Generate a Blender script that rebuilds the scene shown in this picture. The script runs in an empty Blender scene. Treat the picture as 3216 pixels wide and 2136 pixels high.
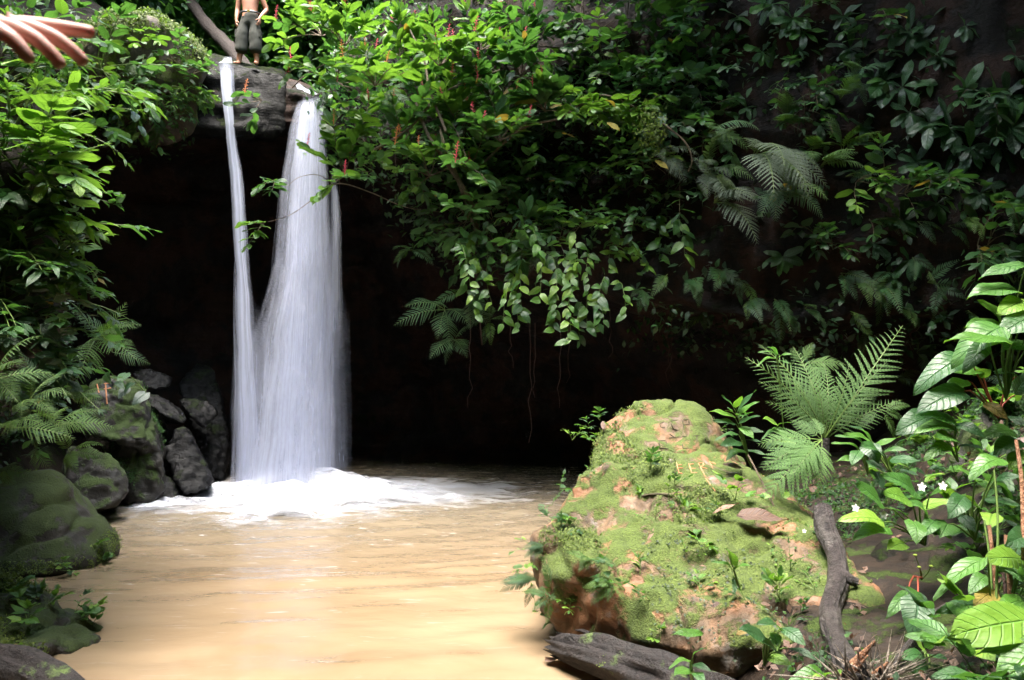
import bpy, bmesh, math, random
import numpy as np
from mathutils import Vector, Matrix, Quaternion
from mathutils.bvhtree import BVHTree

C = bpy.context.scene.collection
S = bpy.context.scene

# ------------------------------------------------------------------ camera, sky, sun, exposure
cam_d = bpy.data.cameras.new('camera')
cam = bpy.data.objects.new('camera', cam_d)
C.objects.link(cam)
CAM = Vector((0, 0, 2.0))
cam.location = CAM
cam.rotation_euler = (math.radians(90), 0, 0)
cam_d.sensor_width = 36
cam_d.lens = 28.27
cam_d.shift_y = 37 / 1024.0
cam_d.clip_end = 400
cam_d.dof.use_dof = True
cam_d.dof.focus_distance = 9.5
cam_d.dof.aperture_fstop = 7.1
S.camera = cam

SUN_EL, SUN_AZ = 76.0, 205.0        # azimuth the light comes from, clockwise from +Y
w = bpy.data.worlds.new('World')
S.world = w
w.use_nodes = True
nt = w.node_tree
bg = nt.nodes['Background']
sky = nt.nodes.new('ShaderNodeTexSky')
sky.sky_type = 'NISHITA'
sky.sun_disc = False
sky.sun_elevation = math.radians(SUN_EL)
sky.sun_rotation = math.radians(SUN_AZ)
sky.air_density = 1.6
sky.dust_density = 4.0
nt.links.new(sky.outputs[0], bg.inputs[0])
bg.inputs[1].default_value = 0.15
sun_d = bpy.data.lights.new('sun', 'SUN')
sun = bpy.data.objects.new('sun', sun_d)
C.objects.link(sun)
sun_d.energy = 1.5
sun_d.angle = math.radians(38)
sun_d.color = (1.0, 0.97, 0.92)
_a, _e = math.radians(SUN_AZ), math.radians(SUN_EL)
_dir = Vector((math.sin(_a) * math.cos(_e), math.cos(_a) * math.cos(_e), math.sin(_e)))
sun.rotation_euler = _dir.to_track_quat('Z', 'Y').to_euler()
S.view_settings.view_transform = 'Standard'
S.view_settings.look = 'None'
S.view_settings.exposure = 3.6
S.view_settings.gamma = 1
S.view_settings.use_curve_mapping = False
S.cycles.max_bounces = 6
S.cycles.diffuse_bounces = 3
S.cycles.glossy_bounces = 2
S.cycles.transmission_bounces = 3
S.cycles.transparent_max_bounces = 24
S.cycles.caustics_reflective = False
S.cycles.caustics_refractive = False
S.cycles.sample_clamp_indirect = 4

# ------------------------------------------------------------------ helpers
F = 804.0
YH = 377.0
def P(px, py, d):
    """the point of the place that lies d metres in front of the camera on that line of sight"""
    return Vector(((px - 512) / F * d, d, 2.0 + (YH - py) / F * d))

def hash3(ix, iy, iz, seed):
    h = (ix * 374761393 + iy * 668265263 + iz * 2147483647 + seed * 1274126177) & 0xffffffff
    h = ((h ^ (h >> 13)) * 1274126177) & 0xffffffff
    h = h ^ (h >> 16)
    return (h & 0xffff) / 65535.0
def vnoise(p, seed=0):
    p = np.asarray(p, dtype=np.float64)
    i = np.floor(p).astype(np.int64)
    f = p - i
    f = f * f * (3 - 2 * f)
    r = 0
    for dx in (0, 1):
        for dy in (0, 1):
            for dz in (0, 1):
                wt = (f[:, 0] if dx else 1 - f[:, 0]) * (f[:, 1] if dy else 1 - f[:, 1]) * (f[:, 2] if dz else 1 - f[:, 2])
                r = r + wt * hash3(i[:, 0] + dx, i[:, 1] + dy, i[:, 2] + dz, seed)
    return r * 2 - 1
def fbm(p, scale=1.0, octv=4, seed=0, gain=0.5):
    p = np.asarray(p, dtype=np.float64) * scale
    r, a = 0, 1.0
    for o in range(octv):
        r = r + a * vnoise(p + 17.3 * o, seed + o)
        p = p * 2.03
        a *= gain
    return r

def tag(o, label=None, cat=None, group=None, kind=None):
    if label: o['label'] = label
    if cat: o['category'] = cat
    if group: o['group'] = group
    if kind: o['kind'] = kind
    return o

def link(name, me, parent=None, mat=None, loc=None):
    o = bpy.data.objects.new(name, me)
    C.objects.link(o)
    if parent is not None: o.parent = parent
    if mat is not None:
        me.materials.clear()
        me.materials.append(mat)
    if loc is not None: o.location = loc
    return o

def empty(name, loc=(0, 0, 0)):
    o = bpy.data.objects.new(name, None)
    C.objects.link(o)
    o.location = loc
    o.empty_display_size = 0.1
    return o

def np_mesh(name, V, Q, uv=None, tint=None, smooth=True, mats=None, midx=None):
    """mesh from arrays: V (n,3), Q (m,4) or (m,3) indices, uv per vertex, tint per vertex"""
    V = np.asarray(V, dtype=np.float32); Q = np.asarray(Q, dtype=np.int32)
    me = bpy.data.meshes.new(name)
    k = Q.shape[1]
    me.vertices.add(len(V)); me.vertices.foreach_set('co', V.ravel())
    me.loops.add(Q.size); me.loops.foreach_set('vertex_index', Q.ravel())
    me.polygons.add(len(Q))
    me.polygons.foreach_set('loop_start', np.arange(0, Q.size, k, dtype=np.int32))
    me.polygons.foreach_set('loop_total', np.full(len(Q), k, dtype=np.int32))
    me.polygons.foreach_set('use_smooth', np.full(len(Q), smooth, dtype=bool))
    if midx is not None:
        me.polygons.foreach_set('material_index', np.asarray(midx, dtype=np.int32))
    if uv is not None:
        l = me.uv_layers.new(name='UVMap')
        l.data.foreach_set('uv', np.asarray(uv, dtype=np.float32)[Q.ravel()].ravel())
    if tint is not None:
        a = me.attributes.new('tint', 'FLOAT', 'POINT')
        a.data.foreach_set('value', np.asarray(tint, dtype=np.float32))
    if mats:
        for m in mats: me.materials.append(m)
    me.update(calc_edges=True)
    return me

def grid_quads(nu, nv):
    """quads of an (nu x nv) vertex grid stored u-major"""
    i = np.arange(nu - 1)[:, None] * nv + np.arange(nv - 1)[None, :]
    i = i.ravel()
    return np.stack([i, i + nv, i + nv + 1, i + 1], 1)

class MB:
    """collects vertices and quads"""
    def __init__(s):
        s.v, s.q, s.u, s.t, s.m, s.n = [], [], [], [], [], 0
    def add(s, V, Q, uv=None, tint=0.0, mi=0):
        V = np.asarray(V, dtype=np.float64); Q = np.asarray(Q)
        if Q.shape[1] == 3: Q = np.concatenate([Q, Q[:, 2:3]], 1)
        s.v.append(V); s.q.append(Q + s.n)
        s.u.append(np.zeros((len(V), 2)) if uv is None else uv)
        s.t.append(np.full(len(V), tint, dtype=float)); s.m.append(np.full(len(Q), mi))
        s.n += len(V)
    def mesh(s, name, mats=None, smooth=True):
        return np_mesh(name, np.concatenate(s.v), np.concatenate(s.q), np.concatenate(s.u),
                       np.concatenate(s.t), smooth, mats, np.concatenate(s.m))

def tube(pts, radii, sides=6, cap=True):
    pts = [Vector(p) for p in pts]
    n = len(pts)
    V = []
    prev = None
    for i, p in enumerate(pts):
        t = (pts[min(i + 1, n - 1)] - pts[max(i - 1, 0)]).normalized()
        if prev is None:
            a = t.orthogonal().normalized()
        else:
            a = (prev - t * prev.dot(t)).normalized()
        prev = a
        b = t.cross(a)
        r = radii[i] if hasattr(radii, '__len__') else radii
        for k in range(sides):
            th = 2 * math.pi * k / sides
            V.append(p + (a * math.cos(th) + b * math.sin(th)) * r)
    Q = []
    for i in range(n - 1):
        for k in range(sides):
            Q.append((i * sides + k, i * sides + (k + 1) % sides, (i + 1) * sides + (k + 1) % sides, (i + 1) * sides + k))
    if cap:
        for e in (0, n - 1):
            c = len(V); V.append(pts[e])
            for k in range(sides):
                a_, b_ = e * sides + k, e * sides + (k + 1) % sides
                Q.append((a_, b_, c, c) if e else (b_, a_, c, c))
    return np.array([tuple(v) for v in V]), np.array(Q)

def fix_degenerate(me):
    me.validate(clean_customdata=False)
    return me

def tubemesh(name, pts, radii, sides=8, mat=None):
    V, Q = tube(pts, radii, sides)
    me = np_mesh(name, V, Q[:, :4])
    me.validate()
    if mat: me.materials.append(mat)
    return me

def spline(ctrl, n):
    """Catmull-Rom through control points"""
    c = [Vector(p) for p in ctrl]
    c = [c[0] * 2 - c[1]] + c + [c[-1] * 2 - c[-2]]
    out = []
    segs = len(c) - 3
    for i in range(n):
        t = i / (n - 1) * segs
        k = min(int(t), segs - 1); t -= k
        p0, p1, p2, p3 = c[k:k + 4]
        out.append(0.5 * ((2 * p1) + (p2 - p0) * t + (2 * p0 - 5 * p1 + 4 * p2 - p3) * t * t + (3 * p1 - p0 - 3 * p2 + p3) * t ** 3))
    return out

# ------------------------------------------------------------------ materials
class NT:
    def __init__(s, name):
        s.mat = bpy.data.materials.new(name); s.mat.use_nodes = True
        s.t = s.mat.node_tree; s.t.nodes.clear()
        s.out = s.n('ShaderNodeOutputMaterial')
    def n(s, typ, **kw):
        nd = s.t.nodes.new(typ)
        for k, v in kw.items():
            if k.startswith('i_'):
                key = k[2:].replace('_', ' ')
                nd.inputs[key].default_value = v
            else: setattr(nd, k, v)
        return nd
    def l(s, a, b): s.t.links.new(a, b)
    def coord(s, kind='Object'):
        return s.n('ShaderNodeTexCoord').outputs[kind]
    def geo(s): return s.n('ShaderNodeNewGeometry')
    def mapping(s, src, scale=(1, 1, 1), loc=(0, 0, 0), rot=(0, 0, 0)):
        m = s.n('ShaderNodeMapping'); m.inputs['Scale'].default_value = scale
        m.inputs['Location'].default_value = loc; m.inputs['Rotation'].default_value = rot
        s.l(src, m.inputs['Vector']); return m.outputs[0]
    def noise(s, src, scale, detail=4, rough=0.55, dist=0.0):
        m = s.n('ShaderNodeTexNoise'); m.inputs['Scale'].default_value = scale
        m.inputs['Detail'].default_value = detail; m.inputs['Roughness'].default_value = rough
        m.inputs['Distortion'].default_value = dist
        s.l(src, m.inputs['Vector']); return m.outputs['Fac']
    def ramp(s, src, stops, interp='LINEAR'):
        r = s.n('ShaderNodeValToRGB'); r.color_ramp.interpolation = interp
        el = r.color_ramp.elements
        while len(el) < len(stops): el.new(0.5)
        for e, (p, c) in zip(el, stops):
            e.position = p
            e.color = (c, c, c, 1) if isinstance(c, (int, float)) else (c[0], c[1], c[2], 1)
        s.l(src, r.inputs[0]); return r.outputs[0]
    def mix(s, fac, a, b, blend='MIX'):
        m = s.n('ShaderNodeMix', data_type='RGBA', blend_type=blend)
        for inp, v in ((m.inputs[0], fac), (m.inputs[6], a), (m.inputs[7], b)):
            if isinstance(v, (int, float)): inp.default_value = v
            elif isinstance(v, tuple): inp.default_value = (v[0], v[1], v[2], 1)
            else: s.l(v, inp)
        return m.outputs[2]
    def math(s, op, a, b=0.0, clamp=False):
        m = s.n('ShaderNodeMath', operation=op, use_clamp=clamp)
        for inp, v in ((m.inputs[0], a), (m.inputs[1], b)):
            if isinstance(v, (int, float)): inp.default_value = v
            else: s.l(v, inp)
        return m.outputs[0]
    def bump(s, h, strength=0.5, dist=0.02, normal=None):
        b = s.n('ShaderNodeBump'); b.inputs['Strength'].default_value = strength
        b.inputs['Distance'].default_value = dist
        s.l(h, b.inputs['Height'])
        if normal is not None: s.l(normal, b.inputs['Normal'])
        return b.outputs[0]
    def principled(s, base, rough=0.6, normal=None, spec=0.5, **kw):
        p = s.n('ShaderNodeBsdfPrincipled')
        for inp, v in ((p.inputs['Base Color'], base), (p.inputs['Roughness'], rough), (p.inputs['Specular IOR Level'], spec)):
            if isinstance(v, (int, float)): inp.default_value = v
            elif isinstance(v, tuple): inp.default_value = (v[0], v[1], v[2], 1)
            else: s.l(v, inp)
        if normal is not None: s.l(normal, p.inputs['Normal'])
        for k, v in kw.items():
            inp = p.inputs[k.replace('_', ' ')]
            if isinstance(v, (int, float)): inp.default_value = v
            elif isinstance(v, tuple): inp.default_value = (v[0], v[1], v[2], 1)
            else: s.l(v, inp)
        return p.outputs[0]
    def done(s, shader, disp=None):
        s.l(shader, s.out.inputs['Surface']); return s.mat

def rock_material(name, stone_a, stone_b, spec=0.5, bumpd=0.035, moss=0.5, moss_col=(0.07, 0.11, 0.015), moss_b=(0.14, 0.2, 0.03), wet=0.4, scale=1.0, up=0.35, rust=None, strata=0.0, pale=None):
    m = NT(name)
    co = m.coord()
    g = m.geo()
    big = m.noise(co, 1.3 * scale, 5, 0.6)
    fine = m.noise(co, 22 * scale, 6, 0.7)
    med = m.noise(co, 6 * scale, 5, 0.65, 0.6)
    col = m.mix(m.ramp(med, [(0.35, 0.0), (0.65, 1.0)]), stone_a, stone_b)
    if rust:
        rn = m.noise(m.mapping(co, loc=(5, 3, 1)), 1.7 * scale, 4, 0.6)
        col = m.mix(m.ramp(rn, [(0.46, 0.0), (0.56, 1.0)]), col, rust)
    if pale:
        pn = m.noise(m.mapping(co, loc=(2, 8, 4)), 2.6 * scale, 5, 0.7)
        col = m.mix(m.ramp(pn, [(0.57, 0.0), (0.66, 0.8)]), col, pale)
    col = m.mix(m.ramp(fine, [(0.3, 0.0), (0.6, 0.7)]), col, m.mix(1.0, col, (0.35, 0.33, 0.3), 'MULTIPLY')) if False else m.mix(0.6, col, m.ramp(fine, [(0.3, 0.35), (0.7, 1.0)]), 'MULTIPLY')
    # moss
    sep = m.n('ShaderNodeSeparateXYZ'); m.l(g.outputs['Normal'], sep.inputs[0])
    mn = m.noise(m.mapping(co, loc=(9, 1, 7)), 2.6 * scale, 7, 0.68, 0.3)
    k = m.math('ADD', m.math('MULTIPLY', sep.outputs[2], up), m.math('MULTIPLY', m.math('SUBTRACT', mn, 0.5), 2.6))
    k = m.math('ADD', k, moss - 0.5)
    mask = m.ramp(m.math('ADD', k, 0.5), [(0.42, 0.0), (0.58, 1.0)])
    mcol = m.mix(m.noise(co, 9 * scale, 4, 0.6), moss_col, moss_b)
    tuft = m.noise(co, 70 * scale, 3, 0.7)
    mcol = m.mix(0.75, mcol, m.ramp(tuft, [(0.3, 0.3), (0.62, 1.15)]), 'MULTIPLY')
    col = m.mix(mask, col, mcol)
    h = m.math('ADD', m.math('MULTIPLY', med, 0.6), m.math('MULTIPLY', fine, 0.35))
    h = m.math('ADD', h, m.math('MULTIPLY', m.math('MULTIPLY', mask, tuft), 0.8))
    if strata:
        st = m.noise(m.mapping(co, scale=(0.5, 0.5, 6)), 2.0, 4, 0.6)
        h = m.math('ADD', h, m.math('MULTIPLY', st, strata))
        col = m.mix(0.5, col, m.ramp(st, [(0.35, 0.5), (0.65, 1.0)]), 'MULTIPLY')
    nrm = m.bump(h, 0.9, bumpd)
    wn = m.ramp(m.noise(m.mapping(co, scale=(1, 1, 0.35)), 3.0, 3), [(0.4, 0.75), (0.6, 0.75 - 0.5 * wet)])
    rough = m.mix(mask, wn, (0.9, 0.9, 0.9))
    return m.done(m.principled(col, rough, nrm, spec))

M = {}
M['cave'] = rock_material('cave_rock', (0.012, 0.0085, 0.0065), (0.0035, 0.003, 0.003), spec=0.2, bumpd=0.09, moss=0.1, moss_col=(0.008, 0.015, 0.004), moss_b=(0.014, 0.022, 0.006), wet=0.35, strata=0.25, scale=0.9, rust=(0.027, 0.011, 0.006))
M['wetrock'] = rock_material('wet_rock', (0.005, 0.0047, 0.0055), (0.002, 0.002, 0.0024), spec=0.35, bumpd=0.08, moss=0.05, moss_col=(0.02, 0.035, 0.008), moss_b=(0.03, 0.05, 0.01), wet=0.9, strata=0.3)
M['ledge'] = rock_material('ledge_rock', (0.003, 0.0028, 0.0025), (0.0015, 0.0015, 0.0015), spec=0.16, bumpd=0.06, moss=0.12, moss_col=(0.012, 0.02, 0.004), moss_b=(0.03, 0.045, 0.01), up=0.5, wet=0.8, strata=0.35, scale=1.6)
M['mossrock'] = rock_material('mossy_rock', (0.03, 0.025, 0.018), (0.012, 0.010, 0.008), moss=0.36, moss_col=(0.018, 0.034, 0.006), moss_b=(0.05, 0.075, 0.012), wet=0.4)
M['darkmoss'] = rock_material('dark_mossy_rock', (0.02, 0.017, 0.013), (0.008, 0.007, 0.006), moss=0.36, moss_col=(0.02, 0.04, 0.006), moss_b=(0.05, 0.085, 0.012), wet=0.6)
M['sandmoss'] = rock_material('sandstone_with_moss', (0.15, 0.09, 0.045), (0.07, 0.046, 0.027), moss=0.40, moss_col=(0.035, 0.06, 0.01), moss_b=(0.10, 0.14, 0.02), wet=0.3, rust=(0.22, 0.10, 0.045), pale=(0.2, 0.195, 0.19), up=0.25)
M['bank'] = rock_material('forest_soil', (0.028, 0.017, 0.010), (0.010, 0.007, 0.005), spec=0.25, moss=0.06, moss_col=(0.02, 0.035, 0.006), moss_b=(0.05, 0.08, 0.012), wet=0.3, scale=1.2)
M['mound'] = rock_material('moss_mound', (0.1, 0.07, 0.045), (0.04, 0.03, 0.02), moss=0.5, moss_col=(0.05, 0.07, 0.01), moss_b=(0.12, 0.15, 0.025), wet=0.1)

def bark_material(name, a, b, moss=0.0, grain=(1, 1, 1), sc=20, wet=0.3):
    m = NT(name)
    co = m.coord()
    g = m.noise(m.mapping(co, scale=grain), sc, 6, 0.7, 0.4)
    f = m.noise(co, 45, 4, 0.6)
    col = m.mix(m.ramp(g, [(0.35, 0.0), (0.62, 1.0)]), a, b)
    blotch = m.noise(co, 5, 4, 0.6)
    col = m.mix(m.ramp(blotch, [(0.55, 0.0), (0.66, 0.45)]), col, (0.11, 0.10, 0.09))if name == 'branch_bark' else col
    if moss:
        mk = m.ramp(m.noise(m.mapping(co, loc=(3, 3, 3)), 4, 6, 0.65), [(0.62 - moss * 0.3, 0.0), (0.7 - moss * 0.3, 1.0)])
        col = m.mix(mk, col, m.mix(m.noise(co, 60, 3), (0.03, 0.06, 0.01), (0.12, 0.18, 0.04)))
    h = m.math('ADD', g, m.math('MULTIPLY', f, 0.4))
    return m.done(m.principled(col, 0.8 - wet * 0.4, m.bump(h, 1.0, 0.05), 0.5))
M['branch'] = bark_material('branch_bark', (0.012, 0.009, 0.009), (0.055, 0.043, 0.042), wet=0.9)
M['hollow'] = rock_material('painted_shade_earth', (0.015, 0.010, 0.007), (0.006, 0.005, 0.004), spec=0.2, moss=0.05, moss_col=(0.015, 0.026, 0.005), moss_b=(0.03, 0.05, 0.009), wet=0.2)  # soil colour darkened to paint the shade of the hollow
M['rotten'] = bark_material('rotten_wood', (0.003, 0.002, 0.002), (0.018, 0.012, 0.011), moss=0.12, grain=(1, 1, 1), sc=14)
M['trunk'] = bark_material('trunk_bark', (0.008, 0.0035, 0.002), (0.022, 0.009, 0.006))
M['stem'] = bark_material('stem_bark', (0.06, 0.05, 0.025), (0.16, 0.13, 0.07), sc=30)
M['twig'] = bark_material('twig_bark', (0.09, 0.06, 0.04), (0.2, 0.15, 0.1), sc=30)
M['root'] = bark_material('root_fibre', (0.03, 0.012, 0.008), (0.06, 0.025, 0.015), sc=30)
M['splinter'] = bark_material('splintered_wood', (0.22, 0.08, 0.03), (0.42, 0.22, 0.12), sc=30)
M['straw'] = bark_material('dry_straw', (0.2, 0.15, 0.11), (0.42, 0.36, 0.3), sc=30)

def simple(name, col, rough=0.6, spec=0.5, var=0.0, bump=0.0, bs=30, **kw):
    m = NT(name)
    c = col
    nrm = None
    co = m.coord()
    if var:
        c = m.mix(m.noise(co, bs, 4), tuple(x * (1 - var) for x in col), tuple(min(1, x * (1 + var)) for x in col))
    if bump: nrm = m.bump(m.noise(co, bs, 5, 0.6), bump, 0.01)
    return m.done(m.principled(c, rough, nrm, spec, **kw))
# ------------------------------------------------------------------ terrain
def interp(x, xs, ys): return np.interp(x, xs, ys)
SHORE_R_Y = [-5, 2.0, 4.0, 5.3, 6.4, 7.6, 9, 11, 13, 16, 30]
SHORE_R_X = [-1.0, 0.3, 1.05, 1.1, 1.0, 1.5, 2.3, 3.0, 3.8, 4.4, 6]
SHORE_L_Y = [-5, 2.0, 4.0, 5.0, 6.4, 9.6, 13, 16, 30]
SHORE_L_X = [-1.6, -2.4, -3.2, -3.9, -4.7, -6.4, -7.4, -8.2, -9]

def ground_z(x, y):
    xr = interp(y, SHORE_R_Y, SHORE_R_X); xl = interp(y, SHORE_L_Y, SHORE_L_X)
    p = np.stack([x, y, np.zeros_like(x)], 1)
    n = fbm(p, 0.7, 4, 5)
    dr = x - xr + 0.25 * n
    dl = xl - x + 0.25 * n
    zr = np.clip(dr * 0.9, -0.9, 0.55) + np.clip(dr - 0.7, 0, 1.6) * 0.2 + np.clip(dr - 2.0, 0, 20) * 0.62
    zl = np.clip(dl * 0.9, -0.9, 0.5) + np.clip(dl - 0.6, 0, 30) * 1.3
    z = np.maximum(zr, zl)
    zf = np.clip((3.6 - y) * 0.4, -0.9, 0.45)                 # the shore where the viewer stands
    z = np.maximum(z, zf)
    z = z + np.clip(-3.5 - y, 0, 30) * 0.75                   # unseen slope behind the viewer, added to block low sky
    # plateau on top of the cliff
    k = np.clip((y - 20.0) / 1.0, 0, 1)
    z = z * (1 - k) + k * np.maximum(7.6 + (y - 20) * 0.22 + 0.5 * np.abs(x + 4.2) ** 1.1 * 0.35, z * 0.0)
    z = np.minimum(z, 16 + n)
    return z + 0.10 * n * np.clip(z + 0.5, 0, 1)

def axis(lo, hi, a, b, fine, coarse):
    left = list(np.arange(lo, a, coarse)); mid = list(np.arange(a, b, fine)); right = list(np.arange(b, hi + coarse, coarse))
    return np.array(left + mid + right)
gx = axis(-60, 60, -1.0, 7.0, 0.07, 0.9)
gy = axis(-50, 90, 2.4, 10.0, 0.07, 0.9)
GX, GY = np.meshgrid(gx, gy, indexing='ij')
gz = ground_z(GX.ravel(), GY.ravel())
gp = np.stack([GX.ravel(), GY.ravel(), gz], 1)
near = np.clip(1 - np.abs(GX.ravel() - 3) / 5, 0, 1)
gp[:, 2] += 0.05 * fbm(gp, 3.0, 4, 9) * near
ground = tag(link('ground', np_mesh('ground', gp, grid_quads(len(gx), len(gy))), mat=M['bank']), kind='structure')
GROUND_V = gp

def gz_at(x, y):
    return float(ground_z(np.array([x]), np.array([y]))[0])

# ------------------------------------------------------------------ cliff: a loft, profiles run from the top back edge down to the cave floor
def prof(X):
    """(y, z) points of the cliff's cross-section at X"""
    keys = [
        #  X ,   rows: top back, top, brow, face, lip, ceiling, cave back, foot
        (-16, [(30, 15), (20, 14), (14.5, 11), (13.6, 8), (13.4, 6.5), (14.5, 6), (15, 3), (15, -1.2)]),
        (-9.5, [(30, 13), (20, 11), (15.0, 9.3), (14.2, 7.8), (14.0, 6.3), (15.5, 5.9), (16.5, 3), (16.5, -1.2)]),
        (-7.2, [(30, 11), (19, 9.0), (15.6, 8.5), (14.7, 7.6), (14.6, 6.4), (16.5, 6.2), (18.2, 3), (18, -1.2)]),
        (-5.9, [(30, 9.5), (19, 7.9), (15.8, 7.8), (15.0, 7.5), (14.95, 6.55), (17.3, 6.3), (19, 3), (18.5, -1.2)]),
        (-4.4, [(30, 9.3), (19, 7.8), (16.0, 7.6), (15.1, 7.2), (15.0, 6.5), (17.5, 6.2), (19.4, 3), (19, -1.2)]),
        (-3.6, [(30, 9.8), (19, 7.9), (16.0, 7.2), (15.3, 6.9), (15.2, 6.4), (17.4, 6.1), (19.4, 3), (19, -1.2)]),
        (-3.1, [(30, 12), (19, 10.2), (16.4, 9.2), (15.4, 7.8), (14.9, 6.2), (17.0, 5.9), (19.2, 3), (19, -1.2)]),
        (-2.0, [(30, 14), (20, 12.5), (16.4, 10.6), (15.0, 8.0), (14.4, 5.9), (16.6, 5.5), (18.8, 2.8), (19, -1.2)]),
        (-0.8, [(30, 15), (20, 13.5), (16.2, 11.4), (14.8, 7.8), (14.1, 4.6), (16.2, 4.5), (18.4, 2.5), (18.8, -1.2)]),
        (1.0, [(30, 16), (19, 15), (15.2, 12.2), (14.3, 7.8), (13.7, 3.9), (15.4, 3.7), (17.6, 2.0), (18.2, -1.2)]),
        (3.0, [(30, 17), (17, 16), (13.0, 13.4), (13.0, 7.8), (13.0, 3.2), (14.6, 3.0), (15.6, 1.6), (16.6, -1.2)]),
        (5.0, [(30, 18), (14, 17), (10.0, 14.5), (11.4, 8.6), (12.0, 2.9), (12.9, 2.7), (13.4, 1.4), (14.6, -1.2)]),
        (7.5, [(30, 18), (11, 18), (7.6, 14.5), (9.2, 8.2), (10.2, 2.9), (10.9, 2.6), (11.2, 1.4), (12.0, -1.2)]),
        (11, [(30, 19), (7, 18), (4.5, 14), (5.6, 8), (6.4, 2.9), (7.0, 2.6), (7.3, 1.4), (8, -1.2)]),
        (16, [(30, 19), (2, 18), (0.0, 14), (0.6, 8), (1.2, 2.9), (1.7, 2.6), (2, 1.4), (3, -1.2)]),
    ]
    xs = [k[0] for k in keys]
    A = np.array([k[1] for k in keys], dtype=float)     # (K, 8, 2)
    out = np.zeros((8, 2))
    for i in range(8):
        out[i, 0] = np.interp(X, xs, A[:, i, 0]); out[i, 1] = np.interp(X, xs, A[:, i, 1])
    return out
cx = np.concatenate([np.arange(-16, -8, 0.4), np.arange(-8, 9, 0.09), np.arange(9, 16.2, 0.4)])
seg = [3, 12, 26, 34, 16, 30, 30]
rows = []
for X in cx:
    p = prof(X); r = []
    for i in range(7):
        for k in range(seg[i]):
            r.append(p[i] + (p[i + 1] - p[i]) * k / seg[i])
    r.append(p[7])
    rows.append(r)
R = np.array(rows)                       # (nx, nt, 2)
# soften the profile corners
for _ in range(3):
    R[:, 1:-1] = 0.25 * R[:, :-2] + 0.5 * R[:, 1:-1] + 0.25 * R[:, 2:]
for _ in range(4):
    R[1:-1] = 0.25 * R[:-2] + 0.5 * R[1:-1] + 0.25 * R[2:]
CV = np.stack([np.repeat(cx[:, None], R.shape[1], 1), R[:, :, 0], R[:, :, 1]], 2)
pts = CV.reshape(-1, 3)
strata = vnoise(pts * np.array([0.25, 0.25, 3.2]), 3) * 0.16 + vnoise(pts * np.array([0.6, 0.6, 7.0]), 8) * 0.06
d = 0.45 * fbm(pts, 0.45, 5, 2) + strata + 0.08 * fbm(pts, 2.5, 3, 6)
pts = pts.copy(); pts[:, 1] += -d; pts[:, 2] += 0.35 * fbm(pts, 0.5, 3, 12)
CLIFF_V = pts.reshape(CV.shape)
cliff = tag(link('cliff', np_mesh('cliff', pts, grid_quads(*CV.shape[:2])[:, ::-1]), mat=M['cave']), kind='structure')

# left bank: a near-vertical earth wall along the left shore
by = np.arange(-3, 16.5, 0.14); bt = np.linspace(0, 1, 70)
BX, BT = np.meshgrid(by, bt, indexing='ij')
yy, tt = BX.ravel(), BT.ravel()
base = np.interp(yy, [-3, 3, 5, 7, 9.6, 12, 13.5, 16.5], [-2.9, -3.1, -3.25, -3.95, -5.5, -7.0, -8.0, -9.0])
zt = np.interp(yy, [-3, 5, 8, 11, 13.5, 16.5], [6.2, 5.6, 6.5, 7.4, 8.3, 9.5])
zz = -0.8 + tt * (zt + 0.8)
xx = base - 0.8 * np.clip(2.4 - zz, 0, 3) * np.clip((yy - 3.0) / 1.5, 0, 1) - 0.25 * np.clip(tt - 0.25, 0, 1) * 3.0 + 0.5 * np.clip(0.25 - np.abs(tt - 0.25), 0, 1)
roll = np.clip(tt - 0.9, 0, 1) * 10
xx = xx - roll ** 2 * 3.0
bp = np.stack([xx, yy, zz], 1)
bp[:, 0] += 0.35 * fbm(bp, 0.8, 5, 31) + 0.1 * fbm(bp, 3, 3, 33)
bank_me = np_mesh('left_bank', bp, grid_quads(len(by), len(bt)))
left_bank = tag(link('earth_bank', bank_me, mat=M['bank']), kind='structure')
BANK_V = bp.reshape(len(by), len(bt), 3)

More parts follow.
